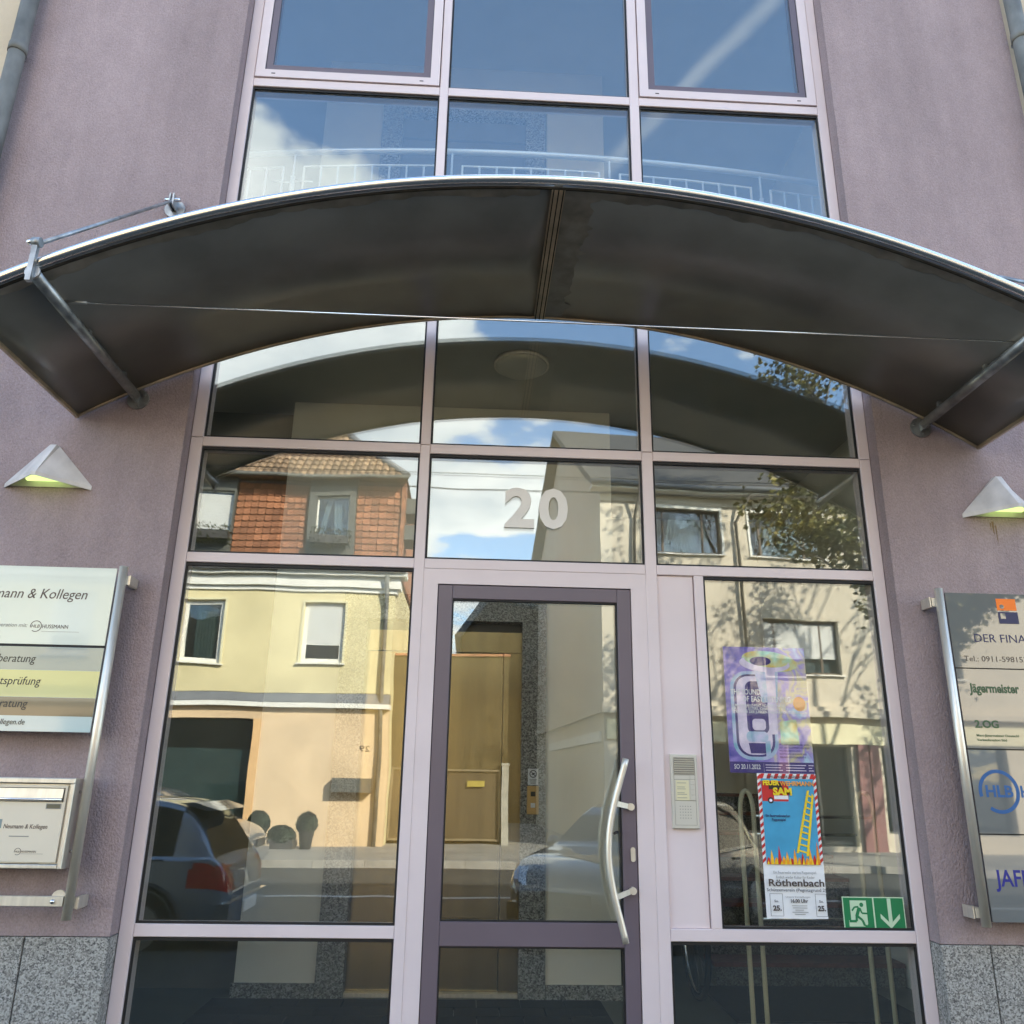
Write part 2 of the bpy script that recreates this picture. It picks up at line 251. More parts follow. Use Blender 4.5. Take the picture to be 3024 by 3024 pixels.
# ------------------------------------------------------------------ object helpers
ORG = {}
def tag(o, label=None, cat=None, group=None, kind=None):
    if label: o['label'] = label
    if cat: o['category'] = cat
    if group: o['group'] = group
    if kind: o['kind'] = kind
    return o
def thing(name, label, cat, loc=(0, 0, 0), group=None, rot=0):
    o = bpy.data.objects.new(name, None); COL.objects.link(o); o.empty_display_size = .1
    o.location = loc; o.rotation_euler = (0, 0, rot); ORG[o.name] = Vector(loc) if not rot else Vector((0, 0, 0))
    return tag(o, label, cat, group)
def copy_tree(o, parent=None):
    c = o.copy(); COL.objects.link(c); c.parent = parent
    for ch in o.children: copy_tree(ch, c)
    return c
class MB:
    def __init__(s): s.v = []; s.f = []; s.m = []; s.cur = 0; s.smooth = False; s.sm = []
    def face(s, idx): s.f.append(idx); s.m.append(s.cur); s.sm.append(s.smooth)
    def pts(s, P): b = len(s.v); s.v += [tuple(p) for p in P]; return b
    def box(s, x0, x1, y0, y1, z0, z1):
        b = s.pts([(x0, y0, z0), (x1, y0, z0), (x1, y1, z0), (x0, y1, z0), (x0, y0, z1), (x1, y0, z1), (x1, y1, z1), (x0, y1, z1)])
        for q in ((0, 3, 2, 1), (4, 5, 6, 7), (0, 1, 5, 4), (1, 2, 6, 5), (2, 3, 7, 6), (3, 0, 4, 7)): s.face([b + i for i in q])
        return s
    def bbox(s, x0, x1, y0, y1, z0, z1, c=.004):      # box with chamfered edges along its front (-Y) face
        b = s.pts([(x0, y0 + c, z0), (x1, y0 + c, z0), (x1, y1, z0), (x0, y1, z0), (x0, y0 + c, z1), (x1, y0 + c, z1), (x1, y1, z1), (x0, y1, z1),
                   (x0 + c, y0, z0 + c), (x1 - c, y0, z0 + c), (x1 - c, y0, z1 - c), (x0 + c, y0, z1 - c)])
        for q in ((0, 3, 2, 1), (4, 5, 6, 7), (1, 2, 6, 5), (2, 3, 7, 6), (3, 0, 4, 7), (8, 9, 10, 11), (0, 1, 9, 8), (1, 5, 10, 9), (5, 4, 11, 10), (4, 0, 8, 11)): s.face([b + i for i in q])
        return s
    def quad(s, *P): b = s.pts(P); s.face(list(range(b, b + len(P)))); return s
    def prism(s, P, d):                                 # polygon extruded by vector d
        n = len(P); d = Vector(d); b = s.pts([Vector(p) for p in P] + [Vector(p) + d for p in P])
        s.face([b + i for i in range(n)][::-1]); s.face([b + n + i for i in range(n)])
        for i in range(n): s.face([b + i, b + (i + 1) % n, b + n + (i + 1) % n, b + n + i])
        return s
    def tube(s, P, r, k=10, cap=True, rs=None):
        P = [Vector(p) for p in P]; n = len(P); b = len(s.v); so = s.smooth; s.smooth = True
        t0 = (P[1] - P[0]).normalized(); up = Vector((0, 0, 1)) if abs(t0.z) < .9 else Vector((0, 1, 0))
        a = t0.cross(up).normalized()
        for i, p in enumerate(P):
            t = (P[min(i + 1, n - 1)] - P[max(i - 1, 0)]).normalized()
            a = (a - t * a.dot(t)).normalized(); c = t.cross(a); rr = rs[i] if rs else r
            for j in range(k):
                an = 2 * math.pi * j / k; s.v.append(tuple(p + a * math.cos(an) * rr + c * math.sin(an) * rr))
        for i in range(n - 1):
            for j in range(k): s.face([b + i * k + j, b + i * k + (j + 1) % k, b + (i + 1) * k + (j + 1) % k, b + (i + 1) * k + j])
        s.smooth = False
        if cap:
            s.face([b + j for j in range(k)][::-1]); s.face([b + (n - 1) * k + j for j in range(k)])
        s.smooth = so; return s
    def ball(s, c, r, nu=12, nv=8, sq=(1, 1, 1), zmin=-1):
        b = len(s.v); so = s.smooth; s.smooth = True
        for i in range(nv + 1):
            th = math.pi * i / nv; 
            for j in range(nu):
                ph = 2 * math.pi * j / nu; z = max(math.cos(th), zmin)
                s.v.append((c[0] + r * sq[0] * math.sin(th) * math.cos(ph), c[1] + r * sq[1] * math.sin(th) * math.sin(ph), c[2] + r * sq[2] * z))
        for i in range(nv):
            for j in range(nu): s.face([b + i * nu + j, b + (i + 1) * nu + j, b + (i + 1) * nu + (j + 1) % nu, b + i * nu + (j + 1) % nu])
        s.smooth = so; return s
    def ring(s, x0, x1, z0, z1, wd, y0, y1, cham=0):   # rectangular frame in the XZ plane
        wl, wr, wb, wt = wd if isinstance(wd, tuple) else (wd,) * 4
        O = [(x0, z0), (x1, z0), (x1, z1), (x0, z1)]; I = [(x0 + wl, z0 + wb), (x1 - wr, z0 + wb), (x1 - wr, z1 - wt), (x0 + wl, z1 - wt)]
        b = s.pts([(x, y0, z) for x, z in O] + [(x, y0, z) for x, z in I] + [(x, y1, z) for x, z in O] + [(x, y1, z) for x, z in I])
        for i in range(4):
            j = (i + 1) % 4
            s.face([b + i, b + j, b + 4 + j, b + 4 + i]); s.face([b + 8 + j, b + 8 + i, b + 12 + i, b + 12 + j])
            s.face([b + 8 + i, b + 8 + j, b + j, b + i]); s.face([b + 4 + i, b + 4 + j, b + 12 + j, b + 12 + i])
        return s
    def wall(s, x0, x1, z0, z1, yf, yb, holes=(), dy=None):
        xs = sorted({x0, x1, *[h[0] for h in holes], *[h[1] for h in holes]}); zs = sorted({z0, z1, *[h[2] for h in holes], *[h[3] for h in holes]})
        for i in range(len(xs) - 1):
            for j in range(len(zs) - 1):
                a, b_, c, d = xs[i], xs[i + 1], zs[j], zs[j + 1]
                if any(h[0] <= a and b_ <= h[1] and h[2] <= c and d <= h[3] for h in holes): continue
                s.quad((a, yf, c), (b_, yf, c), (b_, yf, d), (a, yf, d)); s.quad((b_, yb, c), (a, yb, c), (a, yb, d), (b_, yb, d))
        for (a, b_, c, d) in [(x0, x1, z0, z1), *holes]:
            s.quad((a, yf, c), (a, yb, c), (a, yb, d), (a, yf, d)); s.quad((b_, yf, c), (b_, yf, d), (b_, yb, d), (b_, yb, c))
            s.quad((a, yf, c), (b_, yf, c), (b_, yb, c), (a, yb, c)); s.quad((a, yf, d), (a, yb, d), (b_, yb, d), (b_, yf, d))
        return s
    def mesh(s, name, mats, org=Vector((0, 0, 0))):
        me = bpy.data.meshes.new(name); me.from_pydata([tuple(Vector(v) - org) for v in s.v], [], s.f)
        for m in (mats if isinstance(mats, (list, tuple)) else [mats]): me.materials.append(MT[m])
        me.polygons.foreach_set('material_index', s.m); me.polygons.foreach_set('use_smooth', s.sm)
        bm = bmesh.new(); bm.from_mesh(me); bmesh.ops.recalc_face_normals(bm, faces=bm.faces); bm.to_mesh(me); bm.free(); me.update()
        return me
    def build(s, name, mats, parent=None, kind=None, label=None):
        org = ORG.get(parent.name, Vector((0, 0, 0))) if parent else Vector((0, 0, 0))
        o = bpy.data.objects.new(name, s.mesh(name, mats, org)); COL.objects.link(o); o.parent = parent; ORG[o.name] = org
        if kind: o['kind'] = kind
        if label: o['label'] = label
        return o
def solo(mb, name, mats, label, cat, loc, group=None):  # a thing that is one mesh
    o = bpy.data.objects.new(name, mb.mesh(name, mats, Vector(loc))); COL.objects.link(o); o.location = loc; ORG[o.name] = Vector(loc)
    return tag(o, label, cat, group)
_cap = {}
def text_mesh(s, bold=0):
    cu = bpy.data.curves.new('lettering', 'FONT'); cu.body = s; cu.size = 1; cu.resolution_u = 3; cu.extrude = .0004; cu.offset = bold
    ob = bpy.data.objects.new('tmp', cu); me = bpy.data.meshes.new_from_object(ob); bpy.data.objects.remove(ob); bpy.data.curves.remove(cu)
    P = [v.co.copy() for v in me.vertices]; F = [tuple(p.vertices) for p in me.polygons]; bpy.data.meshes.remove(me); return P, F
def text(name, s, z, cap, y, parent, m, x0=None, x1=None, shear=0, bold=0, back=False, thick=1.0, slope=0, aspect=1.0):
    if 'H' not in _cap:
        P, _ = text_mesh('H'); _cap['H'] = max(p.y for p in P) - min(p.y for p in P)
    P, F = text_mesh(s, bold); sy = cap / _cap['H']; lo = min(p.x for p in P); hi = max(p.x for p in P)
    if x0 is not None and x1 is not None: sx = (x1 - x0) / (hi - lo)
    else: sx = sy * aspect
    ox = x0 if x0 is not None else x1 - (hi - lo) * sx
    mb = MB()
    for p in P:
        px = (p.x - lo) * sx + shear * p.y * sy
        if back: mb.v.append((x1 - (px), y + p.z * thick, z + p.y * sy))
        else: mb.v.append((ox + px, y - p.z * thick, z + p.y * sy + slope * px))
    for f in F: mb.face(list(f))
    return mb.build(name, m, parent)
def arc(cx, cz, r, a0, a1, n, y): return [(cx + r * math.cos(R(a0 + (a1 - a0) * i / n)), y, cz + r * math.sin(R(a0 + (a1 - a0) * i / n))) for i in range(n + 1)]

# ================================================================== ground
MB().quad((-900, -900, -.32), (900, -900, -.32), (900, 900, -.32), (-900, 900, -.32)).build('ground', 'earth', kind='structure')
MB().box(-60, 60, -13.5, -4.45, -.31, -.26).build('road', 'asphalt', kind='structure')
MB().box(-60, 60, -4.44, -.08, -.31, -.13).build('pavement', 'paving_near', kind='structure')
MB().box(-60, 60, -40, -13.65, -.31, -.13).build('pavement', 'paving', kind='structure')
kerb = tag(bpy.data.objects.new('kerb', None), kind='structure'); COL.objects.link(kerb)
ks = MB().box(0, .99, -13.648, -13.51, -.30, -.125).build('kerb_stone', 'kerb', kerb)
for i in range(-12, 13):
    o = ks if i == -12 else ks.copy()
    if i > -12: COL.objects.link(o)
    o.location.x = i
for nm, y in (('road_marking', -9.3), ('road_marking', -6.75)):
    MB().box(-40, 40, y - .06, y + .06, -.262, -.255).build(nm, 'paint', kind='structure')

# ================================================================== office building
B = thing('office_building', 'lilac rendered office building with tall glazed entrance bay and granite base', 'building', (.3, 1, -.13))
GX0, GX1 = -1.566, 2.206
for x0, x1 in ((-2.93, GX0), (GX1, 3.46)):
    MB().box(x0, x1, -.09, .22, .757, 8.3).build('wall', 'stucco', B)
MB().box(GX0 + .001, GX1 - .001, -.088, .22, 7.40, 8.3).build('wall', 'stucco', B)
for x0, x1 in ((-2.93, -1.935), (-1.929, GX0 + .0), (GX1, 2.437), (2.443, 3.46)):
    MB().bbox(x0, x1, -.094, .21, -.13, .753, .003).build('granite_slab', 'granite', B)
for x0, x1 in ((-2.93, -2.78), (3.30, 3.46)):
    MB().box(x0, x1, .225, 5.1, -.13, 8.3).build('side_wall', 'lobby_wall', B)
MB().box(-2.779, 3.299, 5.0, 5.1, -.13, 8.3).build('rear_wall', 'lobby_wall', B)
MB().box(-2.93, 3.46, -.09, 5.1, 8.301, 8.5).build('roof', 'grey_flash', B)
MB().box(-2.779, 3.299, .12, 4.999, -.3, .03).build('lobby_floor', 'floor', B)
MB().box(-2.779, 3.299, .50, 4.999, 4.40, 4.65).build('floor_slab', 'ceil', B)
MB().box(-2.779, 3.299, .22, 4.999, 8.0, 8.299).build('upper_ceiling', 'ceil', B)
# lift shaft with its two openings, granite surrounds
MB().wall(-1.53, 1.09, .03, 4.398, 2.1, 2.3, [(-.99, .565, .03, 2.80)]).build('shaft_wall', 'lobby_wall', B)
MB().wall(-1.53, 1.09, 4.652, 7.999, 2.1, 2.3, [(-.99, .55, 4.652, 7.56)]).build('shaft_wall', 'lobby_wall', B)
for z0, z1 in ((.03, 4.398), (4.652, 7.999)):
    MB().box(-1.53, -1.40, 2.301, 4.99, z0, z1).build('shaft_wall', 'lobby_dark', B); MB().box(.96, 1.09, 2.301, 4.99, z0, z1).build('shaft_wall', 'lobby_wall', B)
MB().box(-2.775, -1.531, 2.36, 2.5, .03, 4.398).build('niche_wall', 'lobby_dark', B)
for z0, zt, xr in ((.03, 2.60, .38), (4.652, 7.40, .352)):
    MB().box(-.989, -.80, 2.07, 2.3, z0, zt).build('granite_jamb', 'granite_in', B)
    MB().box(xr, xr + .184, 2.07, 2.3, z0, zt).build('granite_jamb', 'granite_in', B)
    MB().box(-.989, xr + .184, 2.07, 2.3, zt + .002, zt + .198).build('granite_lintel', 'granite_in', B)
for x0, x1 in ((-1.545, -.992), (.567, 1.10)):
    MB().box(x0, x1, 2.08, 2.099, .03, .122).build('granite_skirting', 'granite_in', B)
# stairs
for i in range(11):
    z = .03 + .165 * (i + 1); y = 2.5 + .28 * i
    if y > 4.7: break
    st = MB().box(1.86, 3.28, y, min(y + .29, 4.99), z - .165 if i == 0 else .03 + .165 * i - .05, z - .03).build('stair_step', 'granite_step', B)
    MB().box(1.85, 3.28, y - .02, min(y + .29, 4.99), z - .029, z).build('tread', 'tread', st)

# glazing grid
MULL = [(-1.563, -1.499), (-.319, -.266), (.906, .966), (2.142, 2.203)]
for x0, x1 in MULL:
    MB().bbox(x0, x1, 0, .11, -.12, 3.194, .003).build('mullion', 'frame', B)
    MB().bbox(x0, x1, 0, .11, 3.197, 7.398, .003).build('mullion', 'frame', B)
for x in (-1.5655, 2.2055):
    MB().box(x - .0025, x + .0025, .012, .1, -.12, 7.398).build('gasket', 'gasket', B)
def pane(x0, x1, z0, z1, parent, m='glass', y=.024, gk=.010, tilt=0):
    p = MB().box(x0 + .001, x1 - .001, y, y + .022, z0 + .001, z1 - .001).build('pane', m, parent)
    if parent is B: MB().ring(x0 + .0005, x1 - .0005, z0 + .0005, z1 - .0005, (gk, gk, gk, gk * 1.5), y - .012, y - .0005).build('gasket', 'gasket', p)
    return p
BAYS = [(-1.499, -.319), (-.266, .906), (.966, 2.142)]
for z0, z1, bays in ((.742, .796, (0, 2)), (2.497, 2.55, (0, 1, 2)), (3.145, 3.20, (0, 1, 2)), (5.606, 5.67, (0, 1, 2)), (7.34, 7.398, (0, 1, 2))):
    for b in bays: MB().bbox(BAYS[b][0] + .001, BAYS[b][1] - .001, .001, .11, z0, z1, .003).build('transom', 'frame', B)
for b in (0, 2):
    MB().bbox(BAYS[b][0] + .001, BAYS[b][1] - .001, .001, .11, -.12, -.05, .003).build('transom', 'frame', B)
    pane(*BAYS[b], -.05, .742, B)
pane(*BAYS[0], .796, 2.497, B)
for b in (0, 1, 2):
    pane(*BAYS[b], 2.55, 3.145, B); pane(*BAYS[b], 3.20, 5.606, B)
pane(*BAYS[1], 5.67, 7.34, B)
# infill panel and slim post
MB().bbox(.9665, 1.160, .016, .08, .7965, 2.496, .002).build('panel', 'frame', B)
MB().bbox(1.164, 1.214, .001, .11, .7965, 2.4965, .003).build('mullion', 'frame', B)
MB().box(1.160, 1.164, .03, .07, .7965, 2.496).build('gasket', 'gasket', B)
pane(1.214, 2.142, .796, 2.497, B)
# opening casements at the top
for b in (0, 2):
    x0, x1 = BAYS[b]
    c = MB().ring(x0 + .006, x1 - .006, 5.675, 7.335, .058, -.008, .07).build('casement', 'frame', B)
    MB().ring(x0 + .067, x1 - .067, 5.736, 7.274, .042, .002, .06).build('inner_frame', 'frame_dark', c)
    pane(x0 + .109, x1 - .109, 5.778, 7.232, c, y=.014)
    MB().ring(x0 + .064, x1 - .064, 5.733, 7.277, .003, .0, .05).build('gasket', 'gasket', c)
    for xs in (x0 + .12, x1 - .12): MB().box(xs - .012, xs + .012, -.0095, -.007, 5.699, 5.705).build('drain_slot', 'gasket', c)
    MB().box(x0 + .001, x1 - .001, .01, .07, 5.670, 5.675).build('gasket', 'gasket', B)
# entrance door
MB().ring(-.2655, .9055, -.10, 2.4965, (.0755, .0805, .04, .0795), .004, .11).build('door_frame', 'frame', B)
D = MB()
LX0, LX1, LZ1 = -.187, .822, 2.413
D.bbox(LX0, -.112, .008, .08, -.02, LZ1, .003); D.bbox(.751, LX1, .008, .08, -.02, LZ1, .003)
D.bbox(-.1118, .7508, .0083, .08, 2.341, LZ1, .003); D.bbox(-.1118, .7508, .0083, .08, .712, .816, .003); D.bbox(-.1118, .7508, .0083, .08, -.02, .10, .003)
D = D.build('door', 'frame_dark', B)
MB().ring(LX0 - .0035, LX1 + .0035, -.0235, LZ1 + .0035, .0028, .02, .07).build('gasket', 'gasket', D)
for z0, z1 in ((.816, 2.341), (.10, .712)):
    pane(-.112, .751, z0, z1, D, 'glass_door', .03)
    MB().ring(-.1115, .7505, z0 + .0005, z1 - .0005, .007, .016, .029).build('gasket', 'gasket', D)
MB().tube([(.762 - .082 * math.sin(math.pi * (i / 24)) ** 1.15 - .02 * (1 - i / 24), -.075, .745 + .81 * i / 24) for i in range(25)], .0155, 12).build('handle', 'steel', D)
for z, xh in ((1.332, .69), (.958, .705)):
    m = MB(); m.prism([(xh, -.078, z - .013 + (.02 if z > 1.1 else -.02)), (xh, -.078, z + .013 + (.02 if z > 1.1 else -.02)), (.792, -.006, z + .012), (.792, -.006, z - .012)], (.0, .008, 0))
    m.tube([(.793, .008, z), (.793, -.018, z)], .017, 16); m.build('handle_arm', 'steel', D)
MB().tube([(.70, -.075, 1.215), (.73, .03, 1.215)], .007, 8).build('handle_stop', 'black', D)
lk = MB(); pts = [(.80 + .0115 * math.cos(a) , .007, 1.116 + (.021 if math.sin(a) > 0 else -.021) + .0115 * math.sin(a)) for a in [2 * math.pi * i / 20 for i in range(20)]]
lk.prism(pts, (0, -.007, 0)); lk.tube([(.80, .0, 1.128), (.80, -.003, 1.128)], .0075, 10); lk = lk.build('lock', 'steel', D)

# ================================================================== house number
hn = thing('house_number', 'cream numerals 20 fixed on the glass above the entrance door', 'house number', (.32, .02, 2.75))
text('digit', '2', 2.749, .205, .0175, hn, 'digit', .150, .311, bold=.035, thick=9)
text('digit', '0', 2.749, .205, .0175, hn, 'digit', .336, .495, bold=.035, thick=9)

# ================================================================== intercom
ic = thing('intercom', 'cream door intercom with louvred speaker and name list on pale panel', 'intercom', (1.063, .01, 1.236))
MB().bbox(.997, 1.129, -.006, .0155, 1.236, 1.582, .003).build('housing', 'intercom', ic)
MB().ring(1.010, 1.116, 1.252, 1.567, .0012, -.0068, -.004).build('seam', 'intercom_dark', ic)
sg = MB().box(1.013, 1.113, -.0068, -.004, 1.487, 1.565).build('speaker', 'intercom_dark', ic)
for i in range(7):
    z = 1.491 + .0105 * i; MB().prism([(1.0135, -.0072, z), (1.1125, -.0072, z), (1.1125, -.011, z + .0065), (1.0135, -.011, z + .0065)], (0, .004, .0005)).build('louvre', 'intercom', sg)
MB().box(1.019, 1.083, -.0080, -.0055, 1.366, 1.459).build('name_list', 'cream', ic)
for z, x1 in ((1.447, 1.07), (1.428, 1.062), (1.419, 1.066), (1.401, 1.06), (1.394, 1.072), (1.378, 1.072)):
    MB().box(1.024, x1, -.0086, -.0078, z - .0012, z + .0012).build('name_line', 'ink_soft', ic)
for i in range(5): MB().bbox(1.090, 1.112, -.009, -.0055, 1.367 + .0238 * i, 1.388 + .0238 * i, .001).build('button', 'intercom', ic)
for z in (1.365, 1.463, 1.484): MB().box(1.011, 1.115, -.0071, -.005, z - .0008, z + .0008).build('seam', 'intercom_dark', ic)
for i in range(5):
    for j in range(5): MB().box(1.034 + .0128 * i, 1.038 + .0128 * i, -.0071, -.005, 1.283 + .0135 * j, 1.286 + .0135 * j).build('keypad_dot', 'intercom_dark', ic)

# ================================================================== canopy
CX, CR, CZ = .32, 4.60, 3.955
def cz(x): return CZ - CR + math.sqrt(CR * CR - (x - CX) ** 2)
K = thing('canopy', 'curved dull metal entrance canopy on two tube brackets over the door', 'canopy', (.32, -.1, 3.9))
Y0, Y1 = -.105, -1.20
def sheet(xa, xb, name):
    m = MB(); m.smooth = True; n = 26
    b = len(m.v)
    for i in range(n + 1):
        x = xa + (xb - xa) * i / n; z = cz(x)
        for y, dz in ((Y0, 0), (Y1, 0), (Y1, .018), (Y0, .018)): m.v.append((x, y, z + dz))
    for i in range(n):
        for j in range(4):
            m.cur = 0 if j == 0 else 1
            m.face([b + i * 4 + j, b + i * 4 + (j + 1) % 4, b + (i + 1) * 4 + (j + 1) % 4, b + (i + 1) * 4 + j])
    m.face([b + j for j in range(4)]); m.face([b + n * 4 + j for j in range(4)])
    return m.build(name, ['zinc_dark', 'canopy_top'], K)
sheet(-2.13, .300, 'metal_sheet'); sheet(.340, 2.77, 'metal_sheet')
jp = MB(); jp.box(.290, .350, Y1 + .004, Y0 - .004, CZ - .012, CZ + .02); jp.cur = 1
for xx in (.296, .318, .340): jp.box(xx, xx + .005, Y1 + .004, Y0 - .004, CZ - .0165, CZ - .0121)
jp.build('joint_profile', ['trim_brown', 'grime'], K)
MT['water_stain'] = mat('water_stain_film', (.245, .232, .20), .5, metal=.35, var=.25, vs_=9)
rnd = random.Random(3); m = MB(); prev = None
for i in range(43):
    y = Y1 + .02 + (Y0 - Y1 - .04) * i / 42; xe = .44 + .05 * (1 - i / 42) + rnd.uniform(-.014, .014) + (.03 if rnd.random() < .15 else 0)
    row = [(x, y, cz(x) - .0015) for x in (.352, .40, xe)]
    if prev:
        for k in range(2): m.quad(prev[k], prev[k + 1], row[k + 1], row[k])
    prev = row
m.build('water_stain', 'water_stain', K)
m = MB(); prev = None
for i in range(121):
    x = -2.10 + 4.84 * i / 120; w2 = .035 + rnd.uniform(0, .022) + .02 * math.sin(i * .21) ** 2
    row = [(x, Y1 + .008, cz(x) - .0016), (x, Y1 + .008 + w2, cz(x) - .0016)]
    if prev and not (.27 < x < .41): m.quad(prev[0], prev[1], row[1], row[0])
    elif m.f: m.build('edge_grime', 'water_stain', K); m = MB()
    prev = row
m.build('edge_grime', 'water_stain', K)
XS = [-2.13 + 4.90 * i / 60 for i in range(61)]
MB().tube([(x, -1.222, cz(x) + .018) for x in XS], .0200, 12).build('front_trim', 'steel_bright', K)
MB().tube([(x, -1.196, cz(x) - .006) for x in XS], .0065, 6).build('drip_seal', 'grime', K)
MB().tube([(x, -.110, cz(x) - .004) for x in XS], .0095, 8).build('rear_trim', 'trim_brown', K)
for x in (-2.13, 2.77): MB().box(x - .008, x + .008, Y1 - .02, Y0, cz(x) - .014, cz(x) + .022).build('side_trim', 'trim_brown', K)
for x, s in ((-1.835, -1), (2.465, 1)):
    MB().tube([(x, -.14, 3.365), (x, -1.235, 3.383)], .0255, 16).build('bracket_tube', 'galv', K)
    wp = MB(); wp.tube([(x, -.092, 3.36), (x, -.102, 3.36)], .058, 24); wp.box(x - .006, x + .006, -.19, -.10, 3.335, 3.385); wp.tube([(x - .022, -.135, 3.362), (x + .022, -.135, 3.362)], .011, 10)
    for a in (40, 160, 280): wp.tube([(x + .042 * math.cos(R(a)), -.10, 3.36 + .042 * math.sin(R(a))), (x + .042 * math.cos(R(a)), -.112, 3.36 + .042 * math.sin(R(a)))], .007, 6)
    wp.build('wall_plate', 'galv', K)
    ar = MB(); ar.tube([(x, -1.236, 3.383), (x, -1.246, 3.383)], .031, 18); ar.box(x - .011, x + .011, -1.268, -1.247, 3.33, 3.508); ar.tube([(x - .014, -1.258, 3.512), (x + .018, -1.258, 3.512)], .021, 14)
    ar.build('upright_arm', 'galv', K)
    MB().tube([(x - .034, -1.258, 3.512), (x - .014, -1.258, 3.512)], .013, 8).build('cap_nut', 'chrome', K)
    dz = 0 if s < 0 else -.165
    MB().tube([(x + .004, -1.245, 3.516), (x + .026, -.14, 4.603 + dz)], .0088, 10).build('tension_rod', 'galv', K)
    up = MB(); up.tube([(x + .026, -.092, 4.575 + dz), (x + .026, -.104, 4.575 + dz)], .058, 24); up.box(x + .012, x + .020, -.170, -.10, 4.555 + dz, 4.635 + dz); up.box(x + .032, x + .040, -.170, -.10, 4.555 + dz, 4.635 + dz)
    up.build('wall_plate', 'galv', K)
    MB().tube([(x - .016, -.145, 4.605 + dz), (x + .07, -.145, 4.605 + dz)], .012, 10).build('cap_nut', 'chrome', K)
    for y in (-.30, -.72, -1.08): MB().box(x - .008, x + .008, y - .012, y + .012, 3.385, cz(x) - .002).build('clip', 'galv', K)
MB().tube([(-1.82, -.97, 3.413), (2.45, -.97, 3.408)], .0042, 8).build('tie_wire', 'steel_bright', K)
MB().tube([(-1.85, -.97, 3.413), (-1.74, -.97, 3.413)], .0075, 8).build('wire_end', 'galv', K)

# ================================================================== wall lamps
def wall_lamp(cx, label):
    L = thing('wall_lamp', label, 'wall lamp', (cx, -.09, 2.84), 'pyramid wall lamps beside the canopy')
    z0, z1, hw, d = 2.838, 3.074, .2205, .155
    def shell(o):
        return [(cx - hw + o, -.0925, z0), (cx + hw - o, -.0925, z0), (cx - .011, -.255 + o, z0 + .018), (cx + .011, -.255 + o, z0 + .018), (cx - .016, -.120 + o, z1 - o), (cx + .016, -.120 + o, z1 - o),
                (cx - .020, -.0925, z1 - o), (cx + .020, -.0925, z1 - o), (cx - hw + o, -.0925, z0 + .022), (cx + hw - o, -.0925, z0 + .022), (cx - .011, -.255 + o, z0 + .038), (cx + .011, -.255 + o, z0 + .038)]
    m = MB()
    for o in (0, .005):
        b = m.pts(shell(o))
        for q in ((0, 2, 10, 8), (2, 3, 11, 10), (3, 1, 9, 11), (8, 10, 4, 6), (10, 11, 5, 4), (11, 9, 7, 5), (4, 5, 7, 6)): m.face([b + i for i in q])
    for a, c in ((0, 2), (2, 3), (3, 1)): m.face([a, c, 12 + c, 12 + a])
    m.build('shade', 'lamp_white', L)
    MB().quad((cx - .195, -.094, z0 + .01), (cx + .195, -.094, z0 + .01), (cx, -.094, z1 - .03)).build('back_plate', 'lamp_white', L)
    MB().tube([(cx - .09, -.135, z0 + .05), (cx + .09, -.135, z0 + .05)], .022, 10).build('light_tube', 'lamp_glow', L)
    return L
wall_lamp(-2.217, 'white pyramid wall lamp glowing green above the glass company sign with letterbox')
wall_lamp(2.850, 'white pyramid wall lamp with rust streaks below, above the silver tenant sign')

for x, z0, z1, w_ in ((2.792, 2.745, 2.822, .007), (2.806, 2.70, 2.80, .004), (2.779, 2.77, 2.815, .004)):
    MB().prism([(x - w_, -.0905, z1), (x + w_ * .8, -.0905, z1), (x + w_ * .5, -.0905, (z0 + z1) / 2), (x + w_ * .2, -.0905, z0), (x - w_ * .6, -.0905, z0 + .02)], (0, -.0008, 0)).build('rust_streak', 'rust', B)
# ================================================================== company sign (white glass plates)
S = thing('company_sign', 'steel tube sign stand with white and striped glass plates above the letterbox', 'sign', (-2.17, -.09, .84))
for x in (-1.720, -2.63): MB().tube([(x, -.2, .838), (x, -.2, 2.412)], .0205, 16).build('tube_post', 'steel', S)
for z in (2.347, .904):
    for x, s in ((-1.72, 1), (-2.63, -1)):
        m = MB(); m.box(x + s * .022 - .014, x + s * .022 + .014, -.19, -.091, z - .022, z + .022); m.box(x + s * .022 - .0145 + s * .02, x + s * .022 - .0095 + s * .02, -.185, -.10, z - .026, z + .026); m.build('wall_bracket', 'steel', S)
p1 = MB().box(-2.605, -1.748, -.207, -.199, 2.023, 2.400).build('sign_plate', 'plate_white', S)
p2 = MB().box(-2.605, -1.748, -.207, -.199, 1.623, 2.010).build('sign_plate', 'plate_pale', S)
MB().box(-2.605, -1.748, -.203, -.198, 2.0105, 2.0225).build('plate_gap', 'gasket', S)
for mname, z0, z1 in (('plate_grey', 1.902, 2.009), ('plate_yellow', 1.778, 1.901), ('plate_olive', 1.693, 1.777)):
    MB().box(-2.6045, -1.7485, -.2076, -.2068, z0, z1).build('colour_band', mname, p2)
TY = -.2075
text('lettering', 'Neumann & Kollegen', 2.243, .047, TY, p1, 'ink_brown', x1=-1.872, shear=.20, aspect=.93)
text('lettering', 'in Kooperation mit:', 2.103, .018, TY, p1, 'ink_soft', x1=-2.125, shear=.2)
text('lettering', 'HUSSMANN', 2.099, .018, TY, p1, 'ink', -2.053, -1.933)
text('lettering', 'HLB', 2.101, .015, TY, p1, 'ink', -2.104, -2.066, shear=.15)
